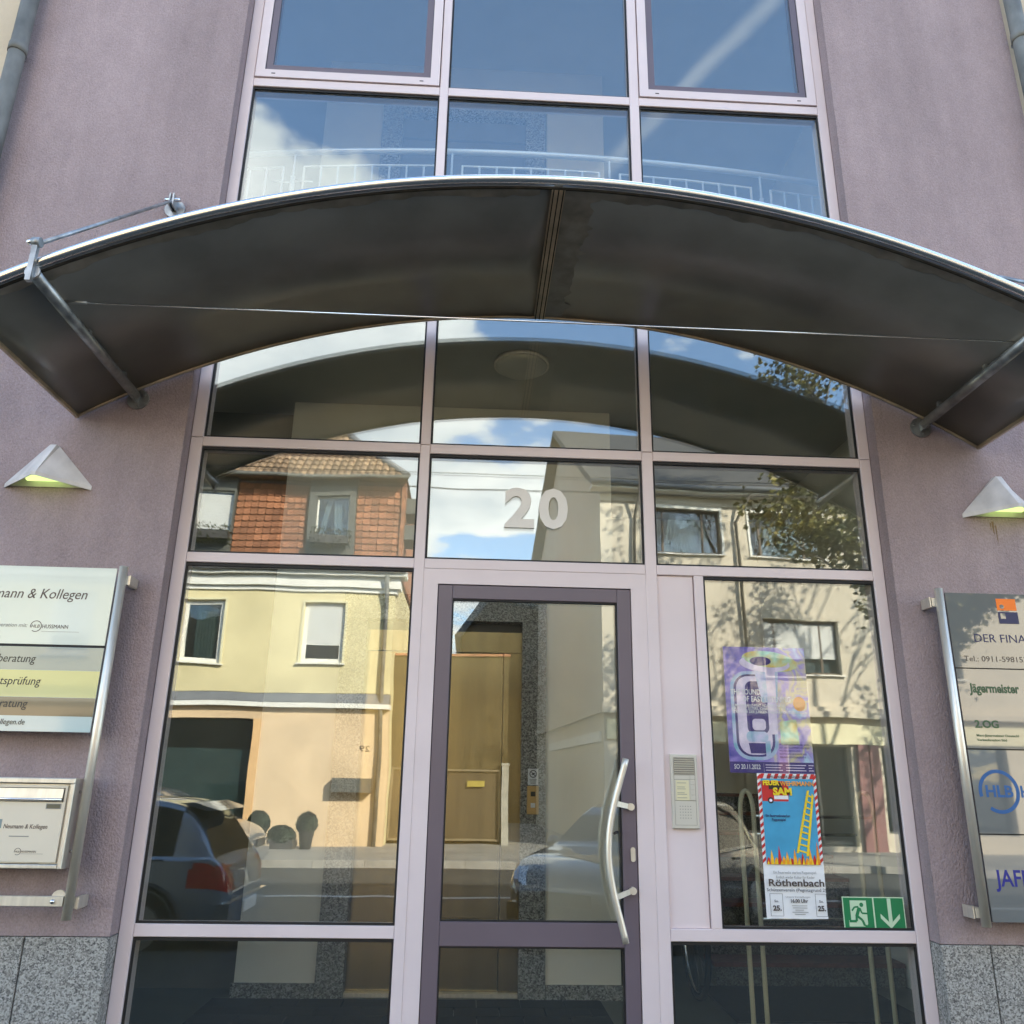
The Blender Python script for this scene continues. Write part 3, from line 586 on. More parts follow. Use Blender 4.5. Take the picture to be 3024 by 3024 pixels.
def hlb_ring(cx, cz_, r, t, y, parent, m):
    b = MB(); n = 36
    for i in range(n):
        a0, a1 = R(-125 + 320 * i / n), R(-125 + 320 * (i + 1) / n)
        b.prism([(cx + (r - t) * math.cos(a0), y, cz_ + (r - t) * math.sin(a0)), (cx + r * math.cos(a0), y, cz_ + r * math.sin(a0)), (cx + r * math.cos(a1), y, cz_ + r * math.sin(a1)), (cx + (r - t) * math.cos(a1), y, cz_ + (r - t) * math.sin(a1))], (0, -.0008, 0))
    return b.build('logo_ring', m, parent)
hlb_ring(-2.083, 2.108, .027, .0032, -.2071, p1, 'ink')
MB().box(-2.053, -1.878, -.2078, -.2071, 2.083, 2.0845).build('rule', 'ink_soft', p1)
TY = -.2078
for s, z, x1, c in (('beratung', 1.937, -2.049, .037), ('tsprüfung', 1.833, -2.007, .037), ('ratung', 1.730, -2.048, .037), ('ollegen.de', 1.653, -2.043, .024)):
    text('lettering', s, z, c, TY - .0003, p2, 'black', x1=x1 - .008, shear=.15, aspect=.9)
cb = MB().bbox(-2.61, -1.742, -.212, -.199, .892, .933, .002).build('cross_bar', 'steel', S)
MB().ball((-1.785, -.213, .912), .011, 10, 6).build('screw', 'chrome', cb)
MB().tube([(-1.77, -.185, .925), (-1.77, -.195, .925)], .032, 16).build('disc', 'steel', S)

# ================================================================== letterbox
LB = thing('letterbox', 'steel letterbox with slot flap pinned between the sign tubes', 'letterbox', (-2.17, -.09, 1.047))
MB().box(-2.55, -1.782, -.232, -.10, 1.066, 1.395).build('body', 'steel', LB)
MB().bbox(-2.57, -1.757, -.252, -.10, 1.399, 1.421, .003).build('frame_bar', 'steel', LB)
MB().bbox(-2.575, -1.778, -.250, -.12, 1.046, 1.063, .003).build('frame_bar', 'steel', LB)
MB().bbox(-1.776, -1.757, -.250, -.12, 1.045, 1.3985, .003).build('frame_bar', 'steel', LB)
dr = MB().bbox(-2.545, -1.788, -.2415, -.233, 1.070, 1.390, .002).build('door', 'lb_door', LB, label='satin champagne coloured letterbox door')
fl = MB().prism([(-2.50, -.246, 1.376), (-1.803, -.246, 1.376), (-1.803, -.250, 1.336), (-2.50, -.250, 1.336)], (0, .004, 0)).build('flap', 'steel', LB)
MB().tube([(-2.50, -.249, 1.330), (-1.803, -.249, 1.330)], .0065, 10).build('flap_lip', 'steel_bright', fl)
MB().ring(-2.505, -1.799, 1.320, 1.380, .0025, -.2432, -.2418).build('slot_seam', 'gasket', fl)
nm_ = MB().box(-1.870, -1.805, -.2435, -.2418, 1.291, 1.3135).build('name_window', 'ink_soft', LB)
MB().box(-1.866, -1.809, -.2440, -.2436, 1.294, 1.3105).build('name_card', 'plate_olive', nm_)
LY = -.2419
text('lettering', 'Neumann & Kollegen', 1.208, .018, LY, dr, 'ink_brown', -2.038, -1.850, shear=.15, bold=.008)
text('lettering', 'HLB', 1.110, .007, LY, dr, 'ink', -1.968, -1.949); text('lettering', 'HUSSMANN', 1.110, .008, LY, dr, 'ink', -1.942, -1.880)
hlb_ring(-1.958, 1.114, .0145, .0018, -.2416, dr, 'ink')
MB().box(-2.007, -1.922, -.2424, -.2416, 1.174, 1.178).build('rule', 'ink_soft', dr); MB().box(-1.942, -1.848, -.2424, -.2416, 1.1045, 1.1058).build('rule', 'ink_soft', dr)
MB().box(-2.075, -2.048, -.2424, -.2416, 1.208, 1.246).build('logo_square', 'plate_grey', dr)
for z in (1.363, 1.113): MB().tube([(-1.756, -.19, z), (-1.735, -.19, z)], .0065, 10).build('mounting_pin', 'steel_bright', LB)

# ================================================================== tenant sign (silver plates)
T = thing('tenant_sign', 'steel tube sign stand with four satin silver plates', 'sign', (2.8, -.09, .84))
for x in (2.372, 3.26): MB().tube([(x, -.2, .847), (x, -.2, 2.415)], .0205, 16).build('tube_post', 'steel', T)
for z in (2.347, .904):
    m = MB(); m.box(2.336, 2.362, -.19, -.091, z - .022, z + .022); m.box(2.327, 2.333, -.185, -.10, z - .026, z + .026); m.build('wall_bracket', 'steel', T)
PL = []
for z0, z1 in ((2.016, 2.394), (1.629, 2.010), (1.245, 1.623), (.868, 1.239)):
    PL.append(MB().box(2.400, 3.235, -.207, -.199, z0, z1).build('sign_plate', 'plate_silver', T))
MB().box(2.400, 3.235, -.200, -.197, .87, 2.39).build('back_rail', 'gasket', T)
q = -.2075; q2 = -.2071
m = MB(); n = 16; cxh, czh, rh = 2.686, 2.328, .0115
hole = [(cxh + rh * math.cos(2 * math.pi * i / n), czh + rh * math.sin(2 * math.pi * i / n)) for i in range(n)]
m.prism([(2.661, q2, 2.309), (2.762, q2, 2.309), (2.762, q2, 2.369), (2.661, q2, 2.369)], (0, -.0015, 0)); m.cur = 1; m.prism([(a, q2 - .0016, b) for a, b in hole], (0, -.0006, 0))
m.build('logo_block', ['orange', 'plate_silver'], PL[0])
m = MB(); m.prism([(2.662, q2, 2.241), (2.764, q2, 2.241), (2.764, q2, 2.301), (2.662, q2, 2.301)], (0, -.0015, 0)); m.cur = 1; m.prism([(2.672, q2 - .0016, 2.266), (2.698, q2 - .0016, 2.266), (2.698, q2 - .0016, 2.294), (2.672, q2 - .0016, 2.294)], (0, -.0006, 0))
m.build('logo_block', ['ink_navy', 'plate_silver'], PL[0])
text('lettering', 'DER FINA', 2.145, .040, q, PL[0], 'ink_navy', 2.518, 2.785)
text('lettering', 'Tel.: 0911-598153', 2.048, .0265, q, PL[0], 'ink', 2.449, 2.772)
text('lettering', 'Jägermeister', 1.896, .042, q, PL[1], 'ink_green', 2.453, 2.706, bold=.03)
text('lettering', '2.OG', 1.727, .034, q, PL[1], 'ink_green', 2.454, 2.573, bold=.03)
text('lettering', 'Mast-Jägermeister Deutschl', 1.685, .011, q, PL[1], 'ink_green', 2.455, 2.665, bold=.02)
text('lettering', 'Verkaufsregion Süd', 1.664, .011, q, PL[1], 'ink_green', 2.453, 2.602, bold=.02)
hlb_ring(2.524, 1.433, .100, .0165, q2, PL[2], 'ink_blue')
text('lettering', 'HLB', 1.409, .050, q, PL[2], 'ink_blue', 2.459, 2.592, bold=.03)
text('lettering', 'HUSSMANN', 1.409, .050, q, PL[2], 'ink_blue', 2.630, 3.02, bold=.02)
text('lettering', 'JAFF', 1.019, .068, q, PL[3], 'ink_royal', 2.440, 2.605, bold=.015)

# ================================================================== posters and exit sign in front of the glass
PY = .0235
A = thing('poster', 'purple concert poster with a painted tuba fixed on the side glass', 'poster', (1.52, PY, 1.5))
def px(u): return 1.303 + u * .429
def pz(v): return 1.500 + v * .628
mp_ = bpy.data.materials.new('watercolour_print'); mp_.use_nodes = True; t = mp_.node_tree; p = t.nodes['Principled BSDF']; p.inputs['Roughness'].default_value = .5
tcn = t.nodes.new('ShaderNodeTexCoord'); nz = t.nodes.new('ShaderNodeTexNoise'); nz.inputs['Scale'].default_value = 9; nz.inputs['Detail'].default_value = 5; nz.inputs['Distortion'].default_value = .6
t.links.new(tcn.outputs['Object'], nz.inputs['Vector']); sx = t.nodes.new('ShaderNodeSeparateXYZ'); t.links.new(tcn.outputs['Object'], sx.inputs[0])
ad = t.nodes.new('ShaderNodeMath'); ad.operation = 'MULTIPLY_ADD'; ad.inputs[1].default_value = .75; t.links.new(sx.outputs[0], ad.inputs[0]); t.links.new(nz.outputs[0], ad.inputs[2])
rp = t.nodes.new('ShaderNodeValToRGB'); t.links.new(ad.outputs[0], rp.inputs[0]); e = rp.color_ramp.elements
e[0].position = .25; e[0].color = (.09, .085, .38, 1); e[1].position = .80; e[1].color = (.55, .74, .88, 1)
for ps, c in ((.40, (.26, .20, .58)), (.52, (.46, .36, .74)), (.62, (.74, .66, .34)), (.70, (.40, .32, .70))):
    k = e.new(ps); k.color = (*c, 1)
t.links.new(rp.outputs[0], p.inputs['Base Color']); MT['watercolour'] = mp_
MT['pale_teal'] = mat('pale_teal_print', (.34, .70, .85), .5, var=.25, vs_=12, col2=(.72, .66, .92)); MT['deep_purple'] = mat('deep_purple_print', (.07, .05, .22), .5, var=.2)
MT['gold_print'] = mat('gold_print', (.95, .74, .20), .5, var=.2, vs_=14, col2=(.45, .85, .70)); MT['lilac_print'] = mat('lilac_print', (.80, .70, .92), .5, var=.2, vs_=14)
MT['orange_print'] = mat('orange_print', (.80, .34, .06), .5, var=.12, vs_=20)
sh = MB().box(px(0), px(1), PY, PY + .001, pz(0), pz(1)).build('sheet', 'watercolour', A)
MB().box(px(0), px(1), PY - .0004, PY - .0001, pz(0), pz(.085)).build('caption_band', 'deep_purple', A)
def flat(polys, name, parent, y):
    m = MB(); ms = []
    for i, (mn, P) in enumerate(polys):
        if mn not in ms: ms.append(mn)
        m.cur = ms.index(mn); m.quad(*[(a, y - .00012 * i, b) for a, b in P])
    return m.build(name, ms, parent)
def ell(u, v, ru, rv, n=28, a0=0, a1=360, rot=0):
    out = []
    for i in range(n + (0 if a1 - a0 >= 360 else 1)):
        a = R(a0 + (a1 - a0) * i / n); x = ru * math.cos(a); y = rv * math.sin(a); out.append((px(u + x * math.cos(rot) - y * math.sin(rot)), pz(v + (x * math.sin(rot) + y * math.cos(rot)) * .683)))
    return out
def uv(*P): return [(px(a), pz(b)) for a, b in P]
def rr(u0, u1, v0, v1, r=.12, n=6):
    o = []
    for cu, cv, a in ((u1 - r, v1 - r * .68, 0), (u0 + r, v1 - r * .68, 90), (u0 + r, v0 + r * .68, 180), (u1 - r, v0 + r * .68, 270)):
        for i in range(n + 1): o.append((px(cu + r * math.cos(R(a + 90 * i / n))), pz(cv + r * .683 * math.sin(R(a + 90 * i / n)))))
    return o
flat([('pale_teal', rr(.06, .60, .10, .80, .20)), ('deep_purple', rr(.10, .56, .125, .775, .17)), ('lilac_print', rr(.13, .53, .14, .76, .15)), ('deep_purple', rr(.24, .50, .30, .72, .08)),
      ('pale_teal', uv((.44, .55), (.62, .55), (.66, .82), (.36, .82))), ('lilac_print', uv((.52, .3), (.60, .3), (.62, .80), (.50, .80))), ('gold_print', uv((.63, .22), (.85, .22), (.83, .42), (.63, .40))),
      ('gold_print', ell(.56, .885, .34, .12, rot=-.12)), ('lilac_print', ell(.50, .865, .31, .10, rot=-.05)), ('gold_print', ell(.52, .895, .27, .085, rot=-.1)), ('deep_purple', ell(.45, .885, .13, .055)),
      ('pale_teal', rr(.22, .48, .24, .32, .05)), ('lilac_print', rr(.30, .46, .33, .42, .04)), ('deep_purple', uv((.26, .15), (.44, .15), (.46, .23), (.24, .23))), ('pale_teal', uv((.44, .12), (.50, .12), (.50, .25), (.44, .25))),
      ('orange_print', ell(.885, .545, .075, .085))], 'printed_picture', A, PY - .0003)
ty = PY - .0027
for s, u0, u1, v, c in (('THE SOUND', .06, .42, .612, .026), ('OF EASY LISTENING', .20, .78, .556, .026), ('ELMO BIGBAND FEAT. NORBERT NAGEL', .07, .72, .514, .013), ('DIE TONIC SISTERS, JOHANNA ISER UND', .07, .74, .490, .013), ('STREICHER DER JUNGEN PHILHARMONIE ERLANGEN', .07, .97, .464, .013), ('SO 20.11.2022', .05, .36, .030, .022)):
    text('lettering', s, pz(v), c, ty, A, 'white', px(u0), px(u1), bold=.012, thick=.3)
for i, s in enumerate(('HITS VON GLENN MILLER, JAMES', 'LAST, BERT KAEMPFERT, HERMANN', 'MAX BEKANNTES UND', 'NOSTALGISCHE KLÄNGE AUS', 'BEKANNTEN EVERGREENS')):
    text('lettering', s, pz(.215 - .024 * i), .0085, ty, A, 'deep_purple', px(.60), px(.60 + (.36, .36, .25, .32, .31)[i]), thick=.3)
for u0, u1 in ((.42, .62), (.66, .90), (.93, .99)):
    for k in range(3): MB().box(px(u0), px(u1 - .02 * (k % 2)), ty - .0003, ty, pz(.060 - .020 * k), pz(.060 - .020 * k) + .004).build('small_print', 'lilac_print', A)
MB().box(px(.40) - .0005, px(.40) + .0005, ty - .0003, ty, pz(.008), pz(.075)).build('rule', 'lilac_print', A)

PY0 = PY; PY = .0235
MB().box(px(-.005), px(1.005), PY - .0062, PY - .0052, pz(-.003), pz(1.003)).build('added_reflection_sheet', 'reflection_sheet', A)  # added clear sheet, lays street reflections over the poster like the side glass
F = thing('poster', 'tall white and blue show poster with red striped border, Röthenbach printed below', 'poster', (1.58, PY, .842))
FX0, FX1, FZ0, FZ1 = 1.435, 1.732, .842, 1.500
def fx(u): return FX0 + u * (FX1 - FX0)
def fz(v): return FZ0 + v * (FZ1 - FZ0)
fs = MB().box(FX0, FX1, PY - .0040, PY - .0030, FZ0, FZ1).build('sheet', 'white', F)
pol = []
FY = PY - .0042
v0, v1 = .362, 1.0
pol.append(('white', [(fx(0), fz(v0)), (fx(1), fz(v0)), (fx(1), fz(1)), (fx(0), fz(1))]))
for i in range(13):
    a = v0 + .006 + i * .0485
    for u0, u1, sg_ in ((0, .055, 1), (.945, 1, 1)): pol.append(('red', [(fx(u0), fz(a)), (fx(u1), fz(a + .022)), (fx(u1), fz(min(a + .046, 1))), (fx(u0), fz(a + .024))]))
for i in range(8):
    u = .03 + i * .122; pol.append(('red', [(fx(u), fz(.962)), (fx(u + .06), fz(.962)), (fx(u + .095), fz(.998)), (fx(u + .035), fz(.998))]))
pol.append(('sky_print', [(fx(.055), fz(v0)), (fx(.945), fz(v0)), (fx(.945), fz(.962)), (fx(.055), fz(.962))]))
pol += [('red', [(fx(.06), fz(.80)), (fx(.50), fz(.80)), (fx(.52), fz(.90)), (fx(.44), fz(.945)), (fx(.06), fz(.945))]), ('black', [(fx(.18), fz(.885)), (fx(.42), fz(.885)), (fx(.40), fz(.935)), (fx(.18), fz(.935))]),
        ('white', [(fx(.26), fz(.815)), (fx(.50), fz(.815)), (fx(.50), fz(.842)), (fx(.26), fz(.842))]), ('black', [(fx(.20 + .05 * math.cos(R(a))), fz(.806 + .023 * math.sin(R(a)))) for a in range(0, 360, 24)]), ('lilac_print', [(fx(.20 + .025 * math.cos(R(a))), fz(.806 + .011 * math.sin(R(a)))) for a in range(0, 360, 30)])]
fl_ = [(.055, v0)]
hs = [.05, .10, .05, .13, .06, .09, .045, .11, .05, .08, .05, .12, .07, .16]
for i, h in enumerate(hs):
    u = .055 + .89 * (i + .5) / len(hs); fl_ += [(u - .02, v0 + h * .55), (u + .004 * (-1) ** i, v0 + h)]; fl_ += [(u + .03, v0 + .035)]
fl_.append((.945, v0))
for i in range(0, len(hs)):
    k = 1 + 3 * i; a = [(.055 + .89 * i / len(hs), v0), fl_[k], fl_[k + 1], fl_[k + 2], (.055 + .89 * (i + 1) / len(hs), v0)]
    pol.append(('flame' if i % 3 else 'red', [(fx(min(max(x, .055), .945)), fz(y)) for x, y in a]))
pol += [('yellow', [(fx(.56), fz(.44)), (fx(.60), fz(.44)), (fx(.86), fz(.88)), (fx(.82), fz(.88))]), ('yellow', [(fx(.72), fz(.42)), (fx(.76), fz(.42)), (fx(.93), fz(.84)), (fx(.90), fz(.86))])] + [('yellow', [(fx(.585 + .026 * k), fz(.455 + .043 * k)), (fx(.745 + .017 * k), fz(.437 + .043 * k)), (fx(.745 + .017 * k), fz(.449 + .043 * k)), (fx(.585 + .026 * k), fz(.467 + .043 * k))]) for k in range(10)]
for i in range(12): u = .08 + i * .073; pol.append(('yellow', [(fx(u - .02), fz(v0)), (fx(u + .02), fz(v0)), (fx(u + .006), fz(v0 + .028 + .012 * (i % 3)))]))
# the hand-lettered panel boxes of the lower half
for u0, u1 in ((.06, .27), (.80, .985)):
    for P in ((u0, u1, .165, .167), (u0, u1, .018, .020), (u0, u0 + .006, .018, .167), (u1 - .006, u1, .018, .167)): pol.append(('ink', [(fx(P[0]), fz(P[2])), (fx(P[1]), fz(P[2])), (fx(P[1]), fz(P[3])), (fx(P[0]), fz(P[3]))]))
flat(pol, 'printed_picture', F, FY)
fy = FY - .010
# keep print flat: stack of thin inks stays under a centimetre
for s, u0, u1, v, c, mm, bo in (('LIVE-THEATER PRÄSENTIERT', .16, .86, .968, .010, 'ink', .02), ('FEUER', .08, .36, .916, .021, 'yellow', .05), ('WEHRMANN', .365, .94, .913, .020, 'orange_print', .03), ('SAM', .24, .56, .846, .032, 'yellow', .05), ('Ein feuerwehrstarkes', .09, .50, .690, .012, 'ink_navy', .02), ('Puppenspiel', .19, .42, .663, .012, 'ink_navy', .02),
                                ('Ein Feuerwehr starkes Puppenspiel.', .15, .86, .300, .012, 'ink_soft', 0), ('Endlich wieder Kultur für Kinder', .19, .82, .268, .012, 'ink_soft', 0), ('Röthenbach', .06, .97, .217, .030, 'ink', .02), ('Schützenverein (Pegnitzgrund 2)', .02, .99, .182, .0135, 'ink', .004), ('Unsere Vorstellungen', .32, .72, .140, .008, 'ink_soft', 0), ('16.00 Uhr', .40, .68, .108, .015, 'ink', .03), ('25.', .10, .24, .055, .021, 'ink', .04), ('25.', .83, .96, .055, .021, 'ink', .04), ('So.', .13, .20, .110, .010, 'ink', .02), ('So.', .86, .93, .110, .010, 'ink', .02)):
    text('lettering', s, fz(v), c, fy, F, mm, fx(u0), fx(u1), bold=bo, thick=.3)
for k, (u0, u1) in enumerate(((.41, .66), (.42, .66), (.46, .60), (.41, .67), (.45, .62))):
    MB().box(fx(u0), fx(u1), fy - .0003, fy, fz(.085 - .014 * k), fz(.089 - .014 * k)).build('small_print', 'ink_soft', F)

E_ = thing('exit_sign', 'green emergency exit sign with running figure and down arrow on lower glass', 'exit sign', (1.957, PY, .795))
MB().box(1.806, 2.108, PY - .004, PY - .002, .795, .9405).build('plate', 'sign_pale', E_)
EY = PY - .0042
gx = lambda u: 1.806 + u * .302
gz = lambda v: .795 + v * .1455
flat([('green_sign', [(gx(.015), gz(.03)), (gx(.488), gz(.03)), (gx(.488), gz(.97)), (gx(.015), gz(.97))]), ('green_sign', [(gx(.512), gz(.03)), (gx(.985), gz(.03)), (gx(.985), gz(.97)), (gx(.512), gz(.97))])], 'green_field', E_, EY)
def limb(P, w_):
    out = []
    for (x0, y0), (x1, y1) in zip(P[:-1], P[1:]):
        d = Vector((x1 - x0, (y1 - y0) * .5)); n_ = Vector((-d.y, d.x)).normalized() * w_; out.append([(gx(x0 + n_.x), gz(y0 + 2 * n_.y)), (gx(x1 + n_.x), gz(y1 + 2 * n_.y)), (gx(x1 - n_.x), gz(y1 - 2 * n_.y)), (gx(x0 - n_.x), gz(y0 - 2 * n_.y))])
    return out
fig = [('sign_pale', [(gx(.12), gz(.11)), (gx(.34), gz(.11)), (gx(.385), gz(.18)), (gx(.385), gz(.89)), (gx(.12), gz(.89))]), ('sign_pale', [(gx(.085), gz(.11)), (gx(.20), gz(.11)), (gx(.20), gz(.30)), (gx(.085), gz(.30))])]
fig.append(('green_sign', [(gx(.305 + .032 * math.cos(R(a))), gz(.76 + .066 * math.sin(R(a)))) for a in range(0, 360, 24)]))
for w_, P in ((.026, [(.265, .68), (.215, .42)]), (.013, [(.255, .70), (.19, .69), (.145, .58)]), (.013, [(.275, .66), (.30, .51), (.385, .50)]), (.018, [(.22, .43), (.30, .30), (.33, .14)]), (.012, [(.33, .14), (.36, .14)]), (.018, [(.21, .44), (.205, .27), (.09, .27)])):
    for Q in limb(P, w_): fig.append(('green_sign', Q))
fig += [('sign_pale', [(gx(.725), gz(.40)), (gx(.785), gz(.40)), (gx(.785), gz(.96)), (gx(.725), gz(.96))]), ('sign_pale', [(gx(.60), gz(.50)), (gx(.60), gz(.36)), (gx(.755), gz(.06)), (gx(.755), gz(.20))]), ('sign_pale', [(gx(.755), gz(.20)), (gx(.755), gz(.06)), (gx(.91), gz(.36)), (gx(.91), gz(.50))]), ('sign_pale', [(gx(.725), gz(.27)), (gx(.755), gz(.19)), (gx(.785), gz(.27)), (gx(.785), gz(.41)), (gx(.725), gz(.41))])]
flat(fig[:-4], 'running_figure', E_, EY - .0004); flat(fig[-4:], 'arrow', E_, EY - .0004)

# ================================================================== lobby contents
EL = thing('elevator', 'brass lift door in a granite surround on the ground floor of the lobby', 'elevator', (-.2, 2.2, .03))
MB().box(-.799, .240, 2.175, 2.20, .06, 2.37).build('door_panel', 'brass', EL)
MB().box(.246, .379, 2.150, 2.20, .06, 2.37).build('frame_post', 'brass', EL)
MB().box(-.799, .379, 2.150, 2.20, 2.374, 2.53).build('header', 'brass', EL)
MB().box(-.799, .379, 2.19, 2.21, 2.531, 2.60).build('painted_recess_shade', 'black', EL)  # black strip, paints in the shade of the recess under the lintel
MB().box(-.799, .379, 2.12, 2.21, .031, .058).build('door_sill', 'steel', EL)
cp = MB().bbox(.426, .511, 2.055, 2.0695, 1.213, 1.406, .002).build('call_panel', 'brass_pl', EL)
MB().box(.452, .486, 2.052, 2.0545, 1.335, 1.368).build('display', 'black', cp); MB().bbox(.453, .485, 2.049, 2.0545, 1.258, 1.290, .002).build('call_button', 'white', cp)
NO = thing('notice', 'small white no dogs notice above the lift call panel', 'notice', (.47, 2.06, 1.414))
MB().box(.432, .508, 2.066, 2.0692, 1.414, 1.526).build('sheet', 'white', NO)
m = MB()
for i in range(20):
    a0, a1 = 2 * math.pi * i / 20, 2 * math.pi * (i + 1) / 20
    m.quad(*[(.47 + r * math.cos(a), 2.0655, 1.490 + r * math.sin(a)) for r, a in ((.021, a0), (.027, a0), (.027, a1), (.021, a1))])
m.build('prohibition_ring', 'black', NO); m = MB(); m.quad((.452, 2.0654, 1.505), (.455, 2.0654, 1.509), (.489, 2.0654, 1.475), (.486, 2.0654, 1.471)); m.build('prohibition_bar', 'black', NO); m = MB(); m.quad((.458, 2.0656, 1.483), (.478, 2.0656, 1.483), (.484, 2.0656, 1.497), (.464, 2.0656, 1.496))
m.build('dog_symbol', 'black', NO)
for k in range(4): MB().box(.443 + .003 * k, .497 - .003 * k, 2.0652, 2.0656, 1.449 - .009 * k, 1.453 - .009 * k).build('small_print', 'ink_soft', NO)
EU = thing('elevator', 'dark lift door in a granite surround behind the upper railing', 'elevator', (-.2, 2.2, 4.65))
MB().box(-.799, .351, 2.17, 2.2, 4.655, 7.18).build('door_panel', 'grey_flash', EU); MB().box(-.799, .351, 2.15, 2.2, 7.19, 7.399).build('header', 'grey_flash', EU)
CL = thing('ceiling_lamp', 'round flush ceiling lamp with metal rim above the lobby', 'ceiling lamp', (.30, 1.28, 4.4))
MB().tube([(.30, 1.28, 4.399), (.30, 1.28, 4.372)], .205, 40).build('rim', 'steel', CL)
MB().ball((.30, 1.28, 4.372), .192, 32, 12, (1, 1, .28)).build('diffuser', 'frost', CL)
FM = thing('floor_mat', 'black rubber tile mat on the lobby floor in front of the lift', 'floor mat', (-.35, 1.4, .03))
base = None
for j in range(7):
    for i in range(-1, 10):
        x0 = -1.64 + .29 * i + (.145 if j % 2 else 0); x1 = min(x0 + .284, .93); x0 = max(x0, -1.64)
        if x1 - x0 < .03: continue
        y0 = .60 + .204 * j
        MB().bbox(x0, x1, y0, y0 + .198, .031, .046, .004).build('mat_tile', 'mat', FM)
solo(MB().bbox(1.72, 2.95, 1.55, 2.47, .031, .045, .004), 'floor_mat', 'mat', 'dark door mat at the foot of the granite stairs', 'floor mat', (2.3, 2.0, .03))
# guard rails behind the lower right glass
GR = thing('guard_rail', 'cream tube guard rail with two hoops behind the right side glass', 'railing', (1.95, .74, .03))
for xa, wx in ((1.553, .075), (2.225, .10)):
    hoop = [(xa, .70, .03), (xa, .70, 1.30)] + [(xa + wx / 2 * (1 - math.cos(a)), .70, 1.30 + .11 * math.sin(a)) for a in [math.pi * i / 10 for i in range(1, 10)]] + [(xa + wx, .70, 1.30), (xa + wx, .70, .03)]
    MB().tube(hoop, .0135, 10).build('hoop', 'rail_cream', GR)
for z in (1.275, 1.18, .743): MB().tube([(1.628, .70, z), (2.325 if z > 1.2 else 2.225, .70, z)], .009, 8).build('cross_bar', 'steel_bright', GR)
UR = thing('upper_railing', 'pale steel railing along the upper landing behind the glass', 'railing', (.32, .65, 4.65))
def ury(x): return .585 + .034 * (x - .32) ** 2
MB().tube([(x, ury(x), 5.69) for x in [-2.5 + .2 * i for i in range(29)]], .021, 12).build('handrail', 'rail_bright', UR)
posts = [-1.372, -.251, .870, 1.990]
for xp in posts + [3.0]: MB().tube([(xp, ury(xp), 4.651), (xp, ury(xp), 5.48), (xp, ury(xp), 5.481), (xp, ury(xp), 5.67)], .016, 10, rs=[.017, .017, .008, .008]).build('post', 'rail_bright', UR)
for a, b in zip([-2.49] + posts, posts + [3.0]):
    a, b = a + .075, b - .075; zz = 5.565
    MB().tube([(a, ury(a), 4.78), (a, ury(a), zz), ((a + b) / 2, ury((a + b) / 2), zz), (b, ury(b), zz), (b, ury(b), 4.78), ((a + b) / 2, ury((a + b) / 2), 4.78), (a, ury(a), 4.78)], .010, 8).build('panel_frame', 'rail_bright', UR)
    for i in range(1, 8):
        x = a + (b - a) * i / 8; MB().tube([(x, ury(x), 4.79), (x, ury(x), zz - .005)], .008, 6).build('baluster', 'rail_bright', UR)
    for s in (a, b): MB().tube([(s - .07, ury(s), 5.44), (s + .07, ury(s), 5.44)], .005, 6).build('clamp', 'rail_bright', UR)
# bicycle parked between the shaft and the stairs
BK = thing('bicycle', 'dark bicycle parked beside the granite stairs, only its wheel in view', 'bicycle', (1.62, 2.1, .03))
for yc in (2.12, 3.17):
    tp = [(1.62, yc + .325 * math.cos(2 * math.pi * i / 36), .375 + .325 * math.sin(2 * math.pi * i / 36)) for i in range(37)]
    wh = MB().tube(tp, .021, 8, cap=False).build('wheel', 'tyre', BK)
    MB().tube([(1.62, yc + .298 * math.cos(2 * math.pi * i / 36), .375 + .298 * math.sin(2 * math.pi * i / 36)) for i in range(37)], .010, 6, cap=False).build('rim', 'chrome', wh)
    sp = MB()
    for i in range(16): a = 2 * math.pi * i / 16; sp.tube([(1.62 + .02 * (-1) ** i, yc, .375), (1.62, yc + .295 * math.cos(a), .375 + .295 * math.sin(a))], .0012, 3)
    sp.build('spoke_set', 'chrome', wh)
fr = MB()
for a, b in (((2.12, .375), (2.32, .95)), ((2.30, .88), (2.85, .85)), ((2.30, .80), (2.72, .33)), ((2.72, .33), (2.87, .95)), ((2.72, .33), (3.17, .375)), ((2.85, .82), (3.17, .375))): fr.tube([(1.62, *a), (1.62, *b)], .016, 8)
fr.build('frame', 'black', BK)
MB().tube([(1.36, 2.42, 1.05), (1.45, 2.34, 1.04), (1.62, 2.33, 1.03), (1.79, 2.34, 1.04), (1.88, 2.42, 1.05)], .012, 8).build('handlebar', 'chrome', BK)
MB().ball((1.62, 2.90, .98), .13, 10, 6, (.5, 1, .3)).build('saddle', 'black', BK)

